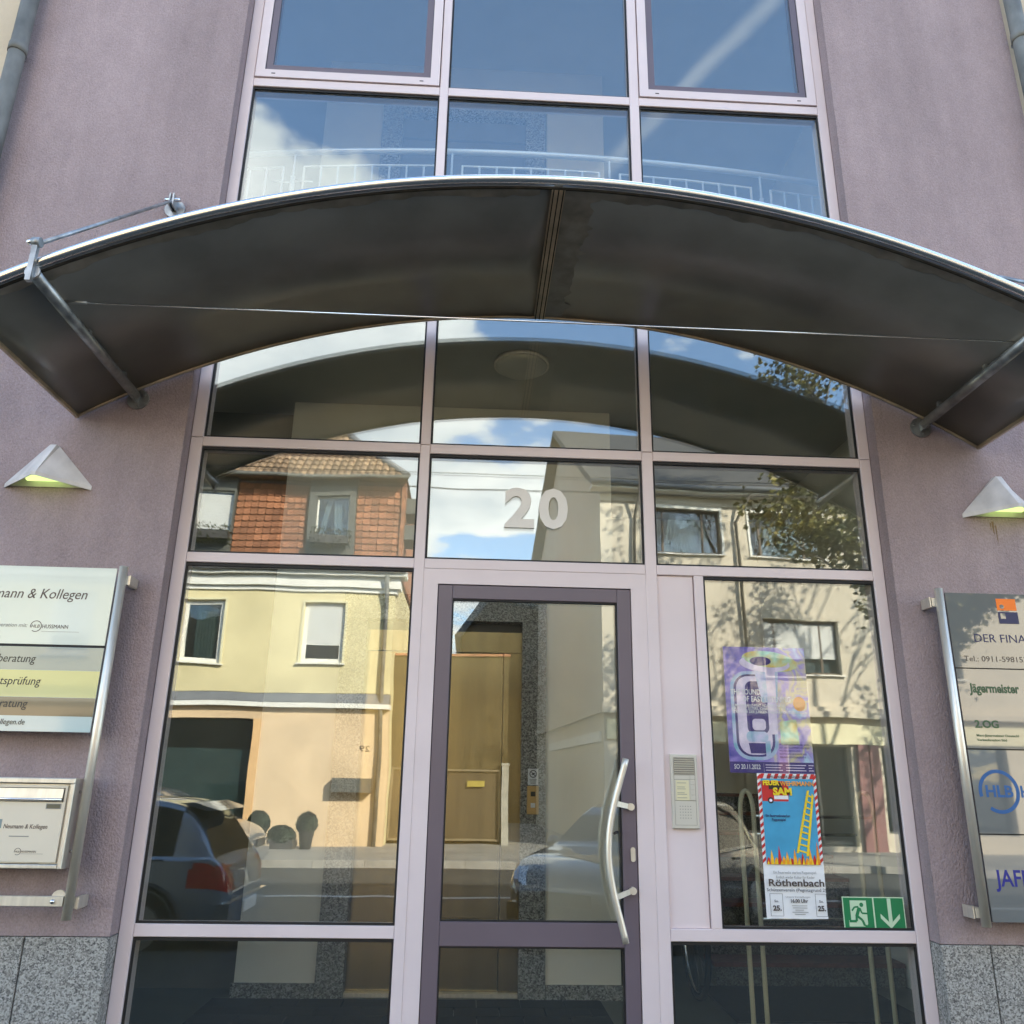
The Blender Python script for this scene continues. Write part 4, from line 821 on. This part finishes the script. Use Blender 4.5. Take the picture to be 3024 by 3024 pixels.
# ================================================================== downpipes and neighbours
for x, lab, cl in ((-2.872, 'weathered zinc downpipe at the left edge of the lilac wall', (5.62, 3.2)), (3.487, 'weathered zinc downpipe at the right edge of the lilac wall', (6.17, 3.2))):
    P = thing('downpipe', lab, 'downpipe', (x, -.16, -.13), 'zinc downpipes at the building edges')
    MB().tube([(x, -.165, -.13), (x, -.165, 8.3)], .048, 18).build('pipe', 'zincpipe', P)
    for z in cl: MB().tube([(x, -.165, z - .03), (x, -.165, z + .03)], .0525, 18).build('pipe_collar', 'zincpipe', P); MB().box(x - .012, x + .012, -.125, -.089, z - .012, z + .012).build('pipe_clip', 'galv', P)
for nm, x0, x1, lab in (('neighbour_house', -22, -2.935, 'cream rendered neighbour house left of the lilac building'), ('neighbour_house', 3.465, 24, 'cream rendered neighbour house right of the lilac building')):
    P = thing(nm, lab, 'house', ((x0 + x1) / 2, 3, -.13))
    MB().box(x0, x1, -.06, 8, -.13, 8.3).build('wall', 'cream_render', P)
    MB().prism([(x0, -.1, 8.301), (x0, 8.1, 8.301), (x0, 4, 8.9)], (x1 - x0, 0, 0)).build('roof', 'old_tile', P)

# ================================================================== windows for the houses opposite (facing +Y)
def win(parent, x0, x1, z0, z1, yf, m='wwhite', fw_=.075, bars=(), curtain=None, sill='wwhite', glass_m='wglass', shutter=None, name='window', rec=.13):
    f = MB(); f.ring(x0 + .002, x1 - .002, z0 + .002, z1 - .002, fw_, yf - rec - .06, yf - rec)
    for b in bars: f.box(b - .03, b + .03, yf - rec - .055, yf - rec - .003, z0 + fw_, z1 - fw_)
    f = f.build(name, m, parent)
    MB().box(x0 + fw_, x1 - fw_, yf - rec - .04, yf - rec - .02, z0 + fw_, z1 - fw_).build('pane', glass_m, f)
    if sill:
        MB().prism([(x0 - .08, yf + .09, z0 - .05), (x0 - .08, yf + .09, z0 - .02), (x0 - .08, yf - rec, z0 + .001), (x0 - .08, yf - rec, z0 - .05)], (x1 - x0 + .16, 0, 0)).build('sill', sill, f)
    if shutter:
        s = MB(); n = int((z1 - fw_ - shutter) / .045)
        for i in range(n): s.box(x0 + fw_, x1 - fw_, yf - rec - .018, yf - rec - .006 + .003 * (i % 2), shutter + .045 * i, shutter + .045 * i + .043)
        s.build('roller_shutter', 'shutter', f)
    if curtain:
        cm_, parts = curtain
        for (a, b, top, slant) in parts:
            c = MB(); c.smooth = True; n = max(8, int((b - a) / .03)); st = len(c.v)
            for i in range(n + 1):
                xx = a + (b - a) * i / n; dy = .025 * math.sin(i * 2.1)
                c.v.append((xx, yf - rec - .16 + dy, z0 + .03)); c.v.append((xx + slant, yf - rec - .16 + dy, top))
            for i in range(n): c.face([st + 2 * i, st + 2 * i + 2, st + 2 * i + 3, st + 2 * i + 1])
            c.build('curtain', cm_, f)
    return f

# ------------------------------------------------------------------ yellow house
YF = -17.0; YX1 = -2.02; YX0 = -13.6
H = thing('yellow_house', 'yellow house with peach ground floor, white cornice and terracotta tiled attic', 'house', (-7.8, -21, -.13))
shop = (-9.8, -5.33, .45, 2.74)
MB().wall(YX0, YX1, -.13, 3.04, YF, YF - .3, [shop]).build('ground_floor_wall', 'peach_wall', H)
wins = [(-13.0, -11.9), (-10.48, -9.40), (-7.43, -6.34), (-4.35, -3.26)]
MB().wall(YX0, YX1, 3.42, 5.98, YF, YF - .3, [(a, b, 4.18, 5.72) for a, b in wins]).build('upper_wall', 'yellow_wall', H)
MB().box(YX0, YX1 + .02, YF - .3, YF + .16, 3.05, 3.165).build('ledge', 'wwhite', H)
MB().prism([(YX0, YF + .15, 3.166), (YX0, YF + .15, 3.19), (YX0, YF, 3.41), (YX0, YF - .3, 3.41), (YX0, YF - .3, 3.166)], (YX1 - YX0, 0, 0)).build('ledge_flashing', 'grey_flash', H)
for z0, z1, d in ((5.985, 6.09, .05), (6.095, 6.29, .13), (6.295, 6.36, .10), (6.365, 6.52, .26)):
    MB().box(YX0, YX1 + d, YF - .3, YF + d, z0, z1).build('cornice', 'wwhite', H)
MB().tube([(YX0, YF + .30, 6.50), (YX1 + .25, YF + .30, 6.50)], .07, 10).build('gutter', 'grey_flash', H)
MB().box(YX0, YX1 + .2, YF - .3, YF + .22, 6.525, 6.60).build('eave_board', 'dark_trim', H)
for x0, x1 in ((YX0, YX0 + .3), (YX1 - .3, YX1)):
    MB().box(x0, x1, -26, YF - .301, -.13, 6.52).build('side_wall', 'yellow_wall', H)
MB().box(YX0, YX1, -26.3, -26.001, -.13, 6.52).build('rear_wall', 'yellow_wall', H)
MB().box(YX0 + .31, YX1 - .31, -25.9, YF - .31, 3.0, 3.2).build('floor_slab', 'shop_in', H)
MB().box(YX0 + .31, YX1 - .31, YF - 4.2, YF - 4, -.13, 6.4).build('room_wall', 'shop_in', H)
for i, (a, b) in enumerate(wins):
    sh_ = 4.66 if i in (1, 3) else None
    win(H, a, b, 4.18, 5.72, YF, 'wwhite', .11, curtain=('curtain_green', [(a + .3, b - .1, 5.6, 0)]) if i in (0, 2) else None, shutter=sh_, rec=.10)
    MB().ring(a - .06, b + .06, 4.12, 5.78, .058, YF - .002, YF + .02).build('window_surround', 'cream', H)
sw = win(H, *shop, YF, 'dark_trim', .05, sill='wwhite', name='shop_window', rec=.22, bars=(-7.5,))
MB().box(-9.7, -5.40, YF - .36, YF - .35, .5, 2.02).build('frosted_film', 'film', sw)
MB().box(-5.33, -5.12, YF - .22, YF + .015, .45, 2.74).build('shop_reveal', 'reveal', H)
text('house_numeral', '29', 2.03, .13, YF + .004, H, 'ink', x0=-2.70, x1=-2.46, back=True, thick=8)
MB().bbox(-3.25, -2.36, YF + .001, YF + .26, 1.10, 1.42, .01).build('mail_cabinet', 'dark_trim', H)
MB().tube([(-2.22, YF + .09, -.13), (-2.22, YF + .09, 5.7), (-2.22, YF + .28, 6.4)], .055, 10).build('downpipe', 'zincpipe', H)
# attic storey hung with tiles
AY = YF - .12
MB().wall(YX0, YX1 + .05, 6.601, 9.3, AY - .06, AY - .4, [(-7.40, -6.50, 7.55, 8.70), (-4.27, -3.34, 7.50, 8.66), (-10.5, -9.6, 7.55, 8.7)]).build('attic_wall', 'old_tile', H)
MB().box(YX1 - .25, YX1 + .05, -26, AY - .41, 6.601, 9.3).build('attic_side_wall', 'terracotta', H)
for (a, b, z0, z1), (da, db) in (((-7.40, -6.50, 7.55, 8.70), (-7.95, -6.46)), ((-4.27, -3.34, 7.50, 8.66), (-4.48, -3.17)), ((-10.5, -9.6, 7.55, 8.7), (-10.8, -9.3))):
    d = MB(); d.wall(da, db, 6.75, 9.10, AY + .14, AY - .055, [(a, b, z0, z1)]); d = d.build('dormer_front', 'dark_trim', H)
    f = win(H, a, b, z0, z1, AY + .14, 'wwhite', .045, sill='dark_trim', rec=.12, curtain=('curtain', [(a + .04, b - .04, z1 - .1, 0)] if a < -5 else [(a + .05, a + .20, z1 - .06, .22), (b - .42, b - .05, z1 - .06, -.05)]), shutter=(7.62 if a < -5 else None))
    fb = MB(); fb.box(a - .05, b + .05, AY + .24, AY + .46, z0 - .30, z0 - .08); fb.build('flower_box', 'pot', f)
    lf = MB(); rnd = random.Random(int(a * 100))
    for i in range(420):
        c = Vector((rnd.uniform(a - .1, b + .1), AY + rnd.uniform(.2, .52), z0 + rnd.uniform(-.42, .12))); u = Vector((rnd.gauss(0, 1), rnd.gauss(0, 1), rnd.gauss(0, 1))).normalized(); v = u.orthogonal().normalized()
        lf.quad(c + u * .035, c + v * .022, c - u * .035, c - v * .022)
    lf.build('flower_foliage', 'flower', f, kind='stuff')
def tile_mesh(name, w_, h_, m, hump=0):
    t_ = MB(); b = len(t_.v); P = []
    if not hump:
        P = [(0, h_), (w_, h_), (w_, h_ * .18)] + [(w_ * (.5 + .5 * math.cos(R(a))), h_ * .18 - h_ * .18 * math.sin(R(a))) for a in (30, 60, 90, 120, 150)] + [(0, h_ * .18)]
        bt = [Vector((x, .012 + .050 * (1 - z / h_), z)) for x, z in P]; t_.prism(bt, (0, -.022, 0))
    else:
        n = 6
        for i in range(n + 1):
            x = w_ * i / n; z = hump * math.sin(math.pi * i / n) ** .8
            for y in (0, h_): t_.v.append((x, y, z + (0 if y else .0) + (.03 if y == 0 else 0))); t_.v.append((x, y, z - .018 + (.03 if y == 0 else 0)))
        for i in range(n):
            o = b + 4 * i; t_.face([o, o + 4, o + 6, o + 2]); t_.face([o + 1, o + 3, o + 7, o + 5]); t_.face([o, o + 1, o + 5, o + 4])
    return t_.mesh(name, m)
tm = tile_mesh('roof_tile', .178, .245, 'terracotta')
ho = ORG[H.name]
for x0, x1 in ((-6.45, -4.49), (-3.16, -1.99)):
    n = int((x1 - x0) / .188)
    for r in range(12):
        for i in range(n):
            o = bpy.data.objects.new('roof_tile', tm); COL.objects.link(o); o.parent = H
            o.location = Vector((x0 + .19 * i + random.uniform(-.003, .003), AY - .05, 6.78 + .186 * r + random.uniform(-.004, .004))) - ho
            o.rotation_euler = (0, random.uniform(-.012, .012), 0)
MB().box(YX1 - .005, YX1 + .10, AY - .4, AY + .05, 6.61, 9.2).build('verge_tile', 'terracotta', H)
for z in (8.30, 7.55): MB().box(YX1 + .09, YX1 + .36, AY - 1.2, AY - .2, z, z + .42).build('side_dormer', 'dark_trim', H)
# main roof: hipped, 45 degree pitch
e0 = (YX0 - .3, YF + .30, 9.12); XR = YX1 + .14; rz = 4.2
rf = MB(); rf.quad((e0[0], YF + .30, 9.10), (XR, YF + .30, 9.10), (XR - rz, YF + .30 - rz, 9.10 + rz), (e0[0], YF + .30 - rz, 9.10 + rz)); rf.quad((XR, YF + .30, 9.10), (XR, -26.3, 9.10), (XR - rz, -26.3 + rz, 9.1 + rz), (XR - rz, YF + .3 - rz, 9.1 + rz))
rf.quad((XR, -26.3, 9.1), (e0[0], -26.3, 9.1), (e0[0], -26.3 + rz, 9.1 + rz), (XR - rz, -26.3 + rz, 9.1 + rz)); rf.quad((e0[0], YF + .3, 9.1), (XR, YF + .3, 9.1), (XR, -26.3, 9.1), (e0[0], -26.3, 9.1))
rf.build('roof', 'old_tile', H)
MB().tube([(e0[0], YF + .34, 9.10), (XR + .04, YF + .34, 9.10)], .06, 8).build('gutter', 'dark_trim', H)
MB().tube([(XR, YF + .30, 9.16), (XR - rz, YF + .30 - rz, 9.16 + rz)], .10, 8).build('hip_ridge', 'grey_flash', H)
um = tile_mesh('roof_tile', .20, .36, 'old_tile', .045)
rest = MB(); cnt = 0
for r in range(9):
    s = .33 * r; c45 = math.cos(R(45))
    x = e0[0] + .1
    while x + .2 < XR - s * c45:
        pos = Vector((x, YF + .30 - s * c45, 9.115 + s * c45))
        if r < 3 and x > -8.3:
            o = bpy.data.objects.new('roof_tile', um); COL.objects.link(o); o.parent = H; o.location = pos - ho
            # local +Y runs up the slope (away from the street)
            o.rotation_euler = (Matrix.Rotation(R(180), 3, 'Z') @ Matrix.Rotation(R(45), 3, 'X')).to_euler(); o.location.x += .2; cnt += 1
        elif x > -9.5:
            M3 = Matrix.Rotation(R(180), 3, 'Z') @ Matrix.Rotation(R(45), 3, 'X'); b = len(rest.v)
            rest.v += [tuple(M3 @ v.co + pos + Vector((.2, 0, 0))) for v in um.vertices]
            for p_ in um.polygons: rest.face([b + i for i in p_.vertices])
        x += .2
rest.build('roof_tile_field', 'old_tile', H, kind='stuff')

# ------------------------------------------------------------------ topiary in front of the shop window
def leafball(name, c, r, sq, seed, n=1500):
    rnd = random.Random(seed); m = MB()
    m.ball(c, r * .86, 14, 9, sq)
    for i in range(n):
        d = Vector((rnd.gauss(0, 1), rnd.gauss(0, 1), rnd.gauss(0, 1))).normalized(); k = r * rnd.uniform(.86, 1.03) * (1 + .05 * noise.noise(d * 3 + Vector((seed, 0, 0))))
        p_ = Vector(c) + Vector((d.x * sq[0], d.y * sq[1], d.z * sq[2])) * k; u = (d.orthogonal() + Vector((rnd.uniform(-1, 1), rnd.uniform(-1, 1), rnd.uniform(-1, 1))) * .8).normalized(); v = d.cross(u).normalized()
        m.quad(p_ + u * .04 + d * .02, p_ + v * .022 + d * .03, p_ - u * .04, p_ - v * .022)
    return m
for x, lab in ((-4.75, 'clipped round box shrub in a dark tapered pot beside the shop window'), (-3.65, 'clipped round box shrub in a dark tapered pot near the wall cabinet')):
    P = thing('potted_shrub', lab, 'plant', (x, -16.2, -.13), 'potted shrubs along the yellow house')
    MB().tube([(x, -16.2, -.13), (x, -16.2, .32), (x, -16.2, .33)], .2, 16, rs=[.13, .19, .20]).build('pot', 'pot', P)
    leafball('foliage', (x, -16.2, .44), .23, (1, 1, 1), int(-x * 10)).build('foliage', 'hedge', P, kind='stuff')
for x, lab in ((-4.22, 'low wide shrub in a trough between the two round box shrubs'), (-5.45, 'low wide shrub in a trough under the shop window')):
    P = thing('potted_shrub', lab, 'plant', (x, -16.2, -.13), 'potted shrubs along the yellow house')
    MB().box(x - .30, x + .30, -16.36, -16.04, -.13, .08).build('trough', 'pot', P)
    leafball('foliage', (x, -16.2, .16), .30, (1, .7, .75), int(-x * 10)).build('foliage', 'hedge', P, kind='stuff')

# ------------------------------------------------------------------ yard gate and wall between the houses
GY = -17.9
YW = thing('yard_wall', 'tall dark brown yard wall with tiled coping above the boarded gate', 'wall', (-.5, GY, -.13))
for k in range(9): MB().box(-2.016 + .3355 * k, -1.684 + .3355 * k, GY - .2, GY - .006 * (k % 2), 1.70, 4.54).build('cladding_board', 'gate_wall', YW)
MB().box(-2.016, 1.0, GY - .4, GY - .201, -.13, 4.53).build('wall', 'gate_wall', YW)
MB().prism([(-2.016, GY + .05, 4.541), (-2.016, GY - .15, 4.63), (-2.016, GY - .46, 4.541)], (3.05, 0, 0)).build('coping', 'terracotta', YW)
GT = thing('yard_gate', 'brown boarded yard gate with pale frame and a small yellow notice', 'gate', (-.6, GY, -.13))
gf = MB(); gf.ring(-2.0, .82, -.05, 1.69, .045, GY + .04, GY + .09); gf.box(-.62, -.575, GY + .045, GY + .085, .0, 1.64); gf.build('frame', 'gate_trim', GT)
for i in range(16): MB().box(-1.95 + .1715 * i, -1.782 + .1715 * i, GY + .01, GY + .035 - .006 * (i % 2), .0, 1.64).build('board', 'gate_wood', GT)
MB().box(-.03, .41, GY + .092, GY + .10, 1.26, 1.41).build('notice_plate', 'notice_yellow', GT)
GP = thing('gate_post', 'white square gate post with cap at the end of the brown gate', 'post', (.94, GY + .05, -.13))
MB().box(.85, 1.03, GY + .02, GY + .20, -.13, 1.80).build('shaft', 'gate_post', GP); MB().box(.83, 1.05, GY + .0, GY + .22, 1.801, 1.86).build('cap', 'gate_post', GP)
GH = thing('gabled_house', 'grey gabled house with blue grey roof behind the yard wall', 'house', (3, -33, -.13))
MB().prism([(-.45, -29, -.13), (5.6, -29, -.13), (5.6, -29, 7.0), (2.6, -29, 8.0), (.55, -29, 8.35), (-.45, -29, 7.0)], (0, -8, 0)).build('wall', 'grey_house', GH)
MB().prism([(-.75, -28.6, 6.85), (.5, -28.6, 8.62), (3.4, -28.6, 8.20), (6.0, -28.6, 7.4), (6.0, -28.6, 7.15), (3.4, -28.6, 7.95), (.62, -28.6, 8.36), (-.55, -28.6, 6.75)], (0, -8.6, 0)).build('roof', 'blue_slate', GH)

# ------------------------------------------------------------------ beige house to the right
Q = thing('beige_house', 'beige house with dark slate roof, wide windows and a ground floor shop', 'house', (3.35, -17.0, 0), rot=R(-4))
QW = [(1.45, 3.42, 7.38, 8.62), (4.22, 6.30, 7.38, 8.62), (7.4, 9.4, 7.38, 8.62), (4.35, 6.50, 4.15, 5.66), (7.6, 9.6, 4.15, 5.66)]
shop2 = [(1.2, 4.4, .30, 2.42), (4.8, 6.5, .0, 2.42), (7.3, 10.5, .3, 2.42)]
MB().wall(.0, 15, -.13, 9.42, 0, -.3, QW + shop2).build('front_wall', 'beige_wall', Q)
MB().prism([(0, -.302, -.13), (0, -11.2, -.13), (0, -11.2, 9.3), (0, -5.75, 13.0), (0, -.302, 9.3)], (.28, 0, 0)).build('gable_wall', 'beige_wall', Q)
MB().box(.3, 15, -11.2, -10.9, -.13, 9.3).build('rear_wall', 'beige_wall', Q); MB().box(14.7, 14.99, -10.89, -.31, -.13, 9.3).build('gable_wall', 'beige_wall', Q)
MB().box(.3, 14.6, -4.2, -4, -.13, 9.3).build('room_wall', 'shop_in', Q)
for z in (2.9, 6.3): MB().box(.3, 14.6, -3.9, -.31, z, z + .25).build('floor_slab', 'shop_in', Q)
rf = MB(); s_ = (13.15 - 9.25) / 5.75
for y0, z0, y1, z1 in ((.42, 9.42 - .42 * s_ + .1, -5.75, 13.25), (-5.75, 13.25, -11.6, 9.3)):
    rf.prism([(-.36, y0, z0), (-.36, y1, z1), (-.36, y1, z1 - .2), (-.36, y0, z0 - .2)], (15.7, 0, 0))
rf.build('roof', 'slate', Q)
MB().box(-.3, 15, .001, .40, 8.98, 9.06).build('eave_soffit', 'wwhite', Q)
MB().tube([(-.36, .47, 9.10), (15.3, .47, 9.10)], .075, 10).build('gutter', 'grey_flash', Q)
MB().box(.0, 15, .001, .05, 8.72, 8.80).build('string_course', 'beige_wall', Q)
for x, zt in ((.88, 9.0), (3.82, 9.0)):
    MB().tube([(x + (.35 if x > 2 else .1), .42, zt), (x, .10, zt - .7), (x, .10, -.13)], .04, 10).build('downpipe', 'bark', Q)
for i, (a, b, c, d) in enumerate(QW):
    cu = [(a + .35, a + .95, d - .1, .25), (a + 1.0, b - .15, d - .1, -.3)]
    win(Q, a, b, c, d, 0, 'brown_frame', .06, bars=(a + .32, b - .50), curtain=('curtain', cu), sill='wwhite', shutter=(4.62 if i in (3, 4) else None))
    MB().ring(a - .06, b + .06, c - .02, d + .20, (.058, .058, .018, .198), .001, .03).build('window_surround', 'wwhite' if c > 6 else 'beige_wall', Q)
MB().box(-.10, 15, .001, .22, 3.08, 3.22).build('ledge', 'beige_wall', Q); MB().box(-.06, 15, .001, .12, 3.222, 3.34).build('ledge', 'beige_wall', Q)
MB().box(.05, 15, .001, .09, 2.47, 2.93).build('fascia', 'cream', Q)
MB().box(-.12, -.001, -11, 0, 3.08, 3.22).build('ledge', 'beige_wall', Q); MB().box(-.07, -.001, -8, -.3, 2.42, 2.66).build('fascia', 'wwhite', Q)
for a, b, c, d in shop2: win(Q, a, b, c, d, 0, 'dark_trim', .05, bars=((a + b) / 2,), sill=None, name='shop_window', rec=.2)
for x in (4.6, 6.75, 7.05): MB().box(x - .13, x + .13, .001, .10, -.13, 2.46).build('shop_pillar', 'red_pillar', Q)

# ------------------------------------------------------------------ trees
def tree(x, y, zb, zt, rad, seed, label, nleaf):
    rnd = random.Random(seed); T_ = thing('street_tree', label, 'tree', (x, y, -.13), 'autumn street trees in front of the beige house')
    tr = MB(); tips = []
    def grow(p_, d, ln, r, lev):
        q_ = p_; pts = [p_]; n = 4
        for i in range(n):
            d = (d + Vector((rnd.gauss(0, .11), rnd.gauss(0, .11), rnd.gauss(0, .06) + .03))).normalized(); q_ = q_ + d * ln / n; pts.append(q_)
        tr.tube(pts, r, 7 if lev < 2 else 4, cap=lev == 0, rs=[r * (1 - .45 * i / n) for i in range(n + 1)])
        if lev >= 2: tips.extend(pts[1:])
        if lev < 4:
            for k in range((3, 4, 3, 3)[lev]):
                j = rnd.randint(2, n) if lev else rnd.randint(2, n); a = rnd.uniform(0, 2 * math.pi); sp = rnd.uniform(.45, .95)
                nd = (d + Vector((math.cos(a) * sp, math.sin(a) * sp, rnd.uniform(-.1, .3)))).normalized()
                grow(pts[j], nd, ln * rnd.uniform(.55, .78), r * .5, lev + 1)
    hgt = zt - zb
    tr.tube([(x, y, -.13), (x + .03, y, zb * .5), (x, y, zb)], .12, 10, rs=[.13, .095, .085])
    for k in range(5):
        a = k * 1.26 + rnd.uniform(-.3, .3); z = zb + hgt * .085 * k
        grow(Vector((x, y, z)), Vector((math.cos(a) * .8, math.sin(a) * .8, .75)).normalized(), rad * .95, .055, 1)
    tr.tube([(x, y, zb), (x + .1, y + .05, zb + hgt * .4), (x - .05, y, zb + hgt * .75)], .1, 8, rs=[.085, .06, .03])
    grow(Vector((x - .02, y, zb + hgt * .45)), Vector((.1, 0, 1)), hgt * .36, .06, 1); grow(Vector((x, y, zb + hgt * .62)), Vector((-.2, .1, 1)), hgt * .3, .05, 1)
    tr.build('trunk', 'bark', T_)
    lf = MB()
    for i in range(nleaf):
        c = rnd.choice(tips); c = Vector(c) + Vector((rnd.gauss(0, .16), rnd.gauss(0, .16), rnd.gauss(0, .16) - .05))
        if c.z > zb + hgt * .45 and rnd.random() < .80: continue
        s = rnd.uniform(.055, .095); u = Vector((rnd.gauss(0, 1), rnd.gauss(0, 1), rnd.gauss(0, .6))).normalized(); v = u.orthogonal().normalized(); v = (Matrix.Rotation(rnd.uniform(0, 6.28), 3, u) @ v); n_ = u.cross(v)
        a, b, e_, f_ = c + u * s, c + v * s * .75 + n_ * s * .25, c - u * s * .8, c - v * s * .75 + n_ * s * .25
        st = len(lf.v); lf.v += [tuple(k) for k in (a, b, e_, f_)]; lf.face([st, st + 1, st + 2]); lf.face([st, st + 2, st + 3])
    lf.build('crown', 'leaf', T_, kind='stuff')
tree(9.05, -12.7, 2.5, 11.6, 2.1, 5, 'sparse autumn street tree with yellowing leaves before the beige house', 24000)
tree(13.2, -12.4, 3.0, 11.5, 2.4, 11, 'fuller autumn street tree further along past the sparse one', 6000)

# ------------------------------------------------------------------ cars
def car(label, cat, paint, loc, rot, L=4.2, Wd=1.76, Hh=1.47, tail=True):
    C_ = thing('parked_car', label, cat, loc, 'cars parked along the street', rot)
    ORG[C_.name] = Vector((0, 0, 0)); C_.rotation_euler = (0, 0, rot)
    st = [(0.0, .60, .66, .62), (.05, .80, .80, .74), (.16, .93, .92, .80), (.34, 1.22, .94, .85), (.55, 1.40, .95, .87), (.95, 1.46, .95, .875), (1.6, Hh, .94, .88), (2.25, 1.43, .93, .88), (2.62, 1.30, .92, .875), (3.02, 1.02, .92, .87), (3.25, .955, .92, .87), (3.7, .88, .86, .85), (4.0, .78, .76, .80), (4.14, .66, .64, .72), (4.2, .52, .52, .60)]
    rows = []
    for x, zt, zb, hw in st:
        cab = zt > zb + .06
        hr = hw * (.70 if cab else .80)
        k = min(1, max(0, (zt - zb) / .5)); hr = hw * (.93 - .22 * k)
        rows.append([(hw * .90, .20), (hw * .985, .34), (hw, .58), (hw * .985, min(zb, zt - .02) - .05), (hw * .955, min(zb, zt - .01)), (hr, zt - .05 * k - .004), (hr * .80, zt - .012 * k), (0, zt + .012)])
    body = MB(); gl = {'side_window': MB(), 'rear_window': MB(), 'windscreen': MB(), 'tail_lamp1': MB(), 'tail_lamp-1': MB(), 'headlight1': MB(), 'headlight-1': MB()}
    G = [[(st[i][0], *rows[i][j]) for j in range(8)] for i in range(len(st))]
    def cr1(L_, k, f):
        p0, p1, p2, p3 = L_[max(k - 1, 0)], L_[k], L_[min(k + 1, len(L_) - 1)], L_[min(k + 2, len(L_) - 1)]
        return tuple(.5 * (2 * b_ + (c_ - a_) * f + (2 * a_ - 5 * b_ + 4 * c_ - d_) * f * f + (3 * b_ - a_ - 3 * c_ + d_) * f ** 3) for a_, b_, c_, d_ in zip(p0, p1, p2, p3))
    SU, SV = 5, 4
    G2 = [[cr1(row, k, f / SV) for k in range(7) for f in range(SV)] + [row[7]] for row in G]
    cols = list(zip(*G2)); cols = [[cr1(c_, k, f / SU) for k in range(len(st) - 1) for f in range(SU)] + [c_[-1]] for c_ in cols]
    NU, NV = len(cols[0]), len(cols)
    for sd_ in (1, -1):
        for i in range(NU - 1):
            for j in range(NV - 1):
                P = [(q_[0], sd_ * max(q_[1], 0), q_[2]) for q_ in (cols[j][i], cols[j][i + 1], cols[j + 1][i + 1], cols[j + 1][i])]
                tgt = body; ii, jj = i // SU, j // SV; zc_ = sum(p_[2] for p_ in P) / 4; yc_ = abs(sum(p_[1] for p_ in P) / 4); xc_ = sum(p_[0] for p_ in P) / 4
                if jj == 4 and 4 <= ii <= 7: tgt = gl['side_window']
                elif jj >= 5 and ii in (2, 3): tgt = gl['rear_window']
                elif jj >= 5 and ii == 8: tgt = gl['windscreen']
                if xc_ < .36 and .62 < zc_ < .86 and yc_ > .50: tgt = gl['tail_lamp' + str(sd_)]
                elif xc_ > 3.66 and .60 < zc_ < .80 and yc_ > .44 and jj < 6 and xc_ + yc_ * .3 < 4.32: tgt = gl['headlight' + str(sd_)]
                tgt.smooth = True; tgt.quad(*P)
        for i in (0, NU - 1):
            body.smooth = False; body.quad(*[(c_[i][0], sd_ * max(c_[i][1], 0), c_[i][2]) for c_ in cols], (cols[0][i][0], 0, .2))
    body.quad(*[(c_[0], c_[1], .2) for c_ in cols[0]] + [(c_[0], -c_[1], .2) for c_ in reversed(cols[0])])
    def weld(m, name, mats, par):
        o = m.build(name, mats, par); bm = bmesh.new(); bm.from_mesh(o.data); bmesh.ops.remove_doubles(bm, verts=bm.verts, dist=.0005); bmesh.ops.recalc_face_normals(bm, faces=bm.faces); bm.to_mesh(o.data); bm.free(); return o
    bo = weld(body, 'body', paint, C_)
    for k, m in gl.items():
        if m.f: weld(m, k.rstrip('-1'), 'tail' if 'tail' in k else 'headlamp' if 'head' in k else 'car_glass', C_)
    for xw in (.78, 3.36):
        for s in (1, -1):
            w_ = MB().tube([(xw, s * .70, .315), (xw, s * .895, .315)], .315, 24).build('wheel', 'tyre', C_)
            MB().tube([(xw, s * .890, .315), (xw, s * .902, .315)], .20, 16).build('rim', 'rim', w_)
            MB().tube([(xw + .37 * math.cos(R(a)), s * .872, .315 + .37 * math.sin(R(a))) for a in range(-10, 191, 20)], .035, 6).build('wheel_arch', 'black', C_)
    for s in (1, -1):
        MB().ball((2.75, s * .97, .98), .10, 10, 6, (.7, 1, .8)).build('wing_mirror', paint, C_)
        for xd in (1.02, 1.98, 2.98): MB().tube([(xd, s * .885, .36), (xd, s * .893, .6), (xd, s * .880, .88)], .003, 4).build('door_seam', 'black', C_)
        for xd in (1.25, 2.2): MB().box(xd, xd + .18, s * .88 - .015, s * .88 + .022, .80, .83).build('door_handle', paint, C_)
    MB().box(-.03, .10, -.78, .78, .30, .52).build('bumper', paint, C_); MB().box(-.045, -.031, -.26, .26, .38, .49).build('number_plate', 'white', C_)
    MB().box(4.10, 4.225, -.72, .72, .26, .46).build('bumper', paint, C_); MB().box(4.215, 4.232, -.30, .30, .47, .60).build('grille', 'black', C_)
    MB().prism([(.36, -.58, 1.36), (.36, .58, 1.36), (.62, .60, 1.43), (.62, -.60, 1.43)], (-.14, 0, .005)).build('spoiler', paint, C_)
    return C_
car('blue grey hatchback seen from behind, parked at the near kerb', 'car', 'car_blue', (-2.30, -5.36, -.26), math.pi)
car('dark glossy car turning out, seen by its bonnet and headlight behind the door glass', 'car', 'car_black', (3.46, -8.45, -.26), R(125))
car('dark slate car seen by its front end across the street', 'car', 'car_dark', (-8.05, -12.45, -.26), 0)

# ------------------------------------------------------------------ overhead cable
CB = MB(); CB.tube([(-26, -8, 6.35)] + [(-26 + 52 * i / 20, -8, 5.78 + .55 * ((i - 10) / 10) ** 2) for i in range(1, 20)] + [(26, -8, 6.35)], .011, 5)
solo(CB, 'overhead_cable', 'black', 'thin dark cable hung along the street above the road', 'cable', (0, -8, 5.8))
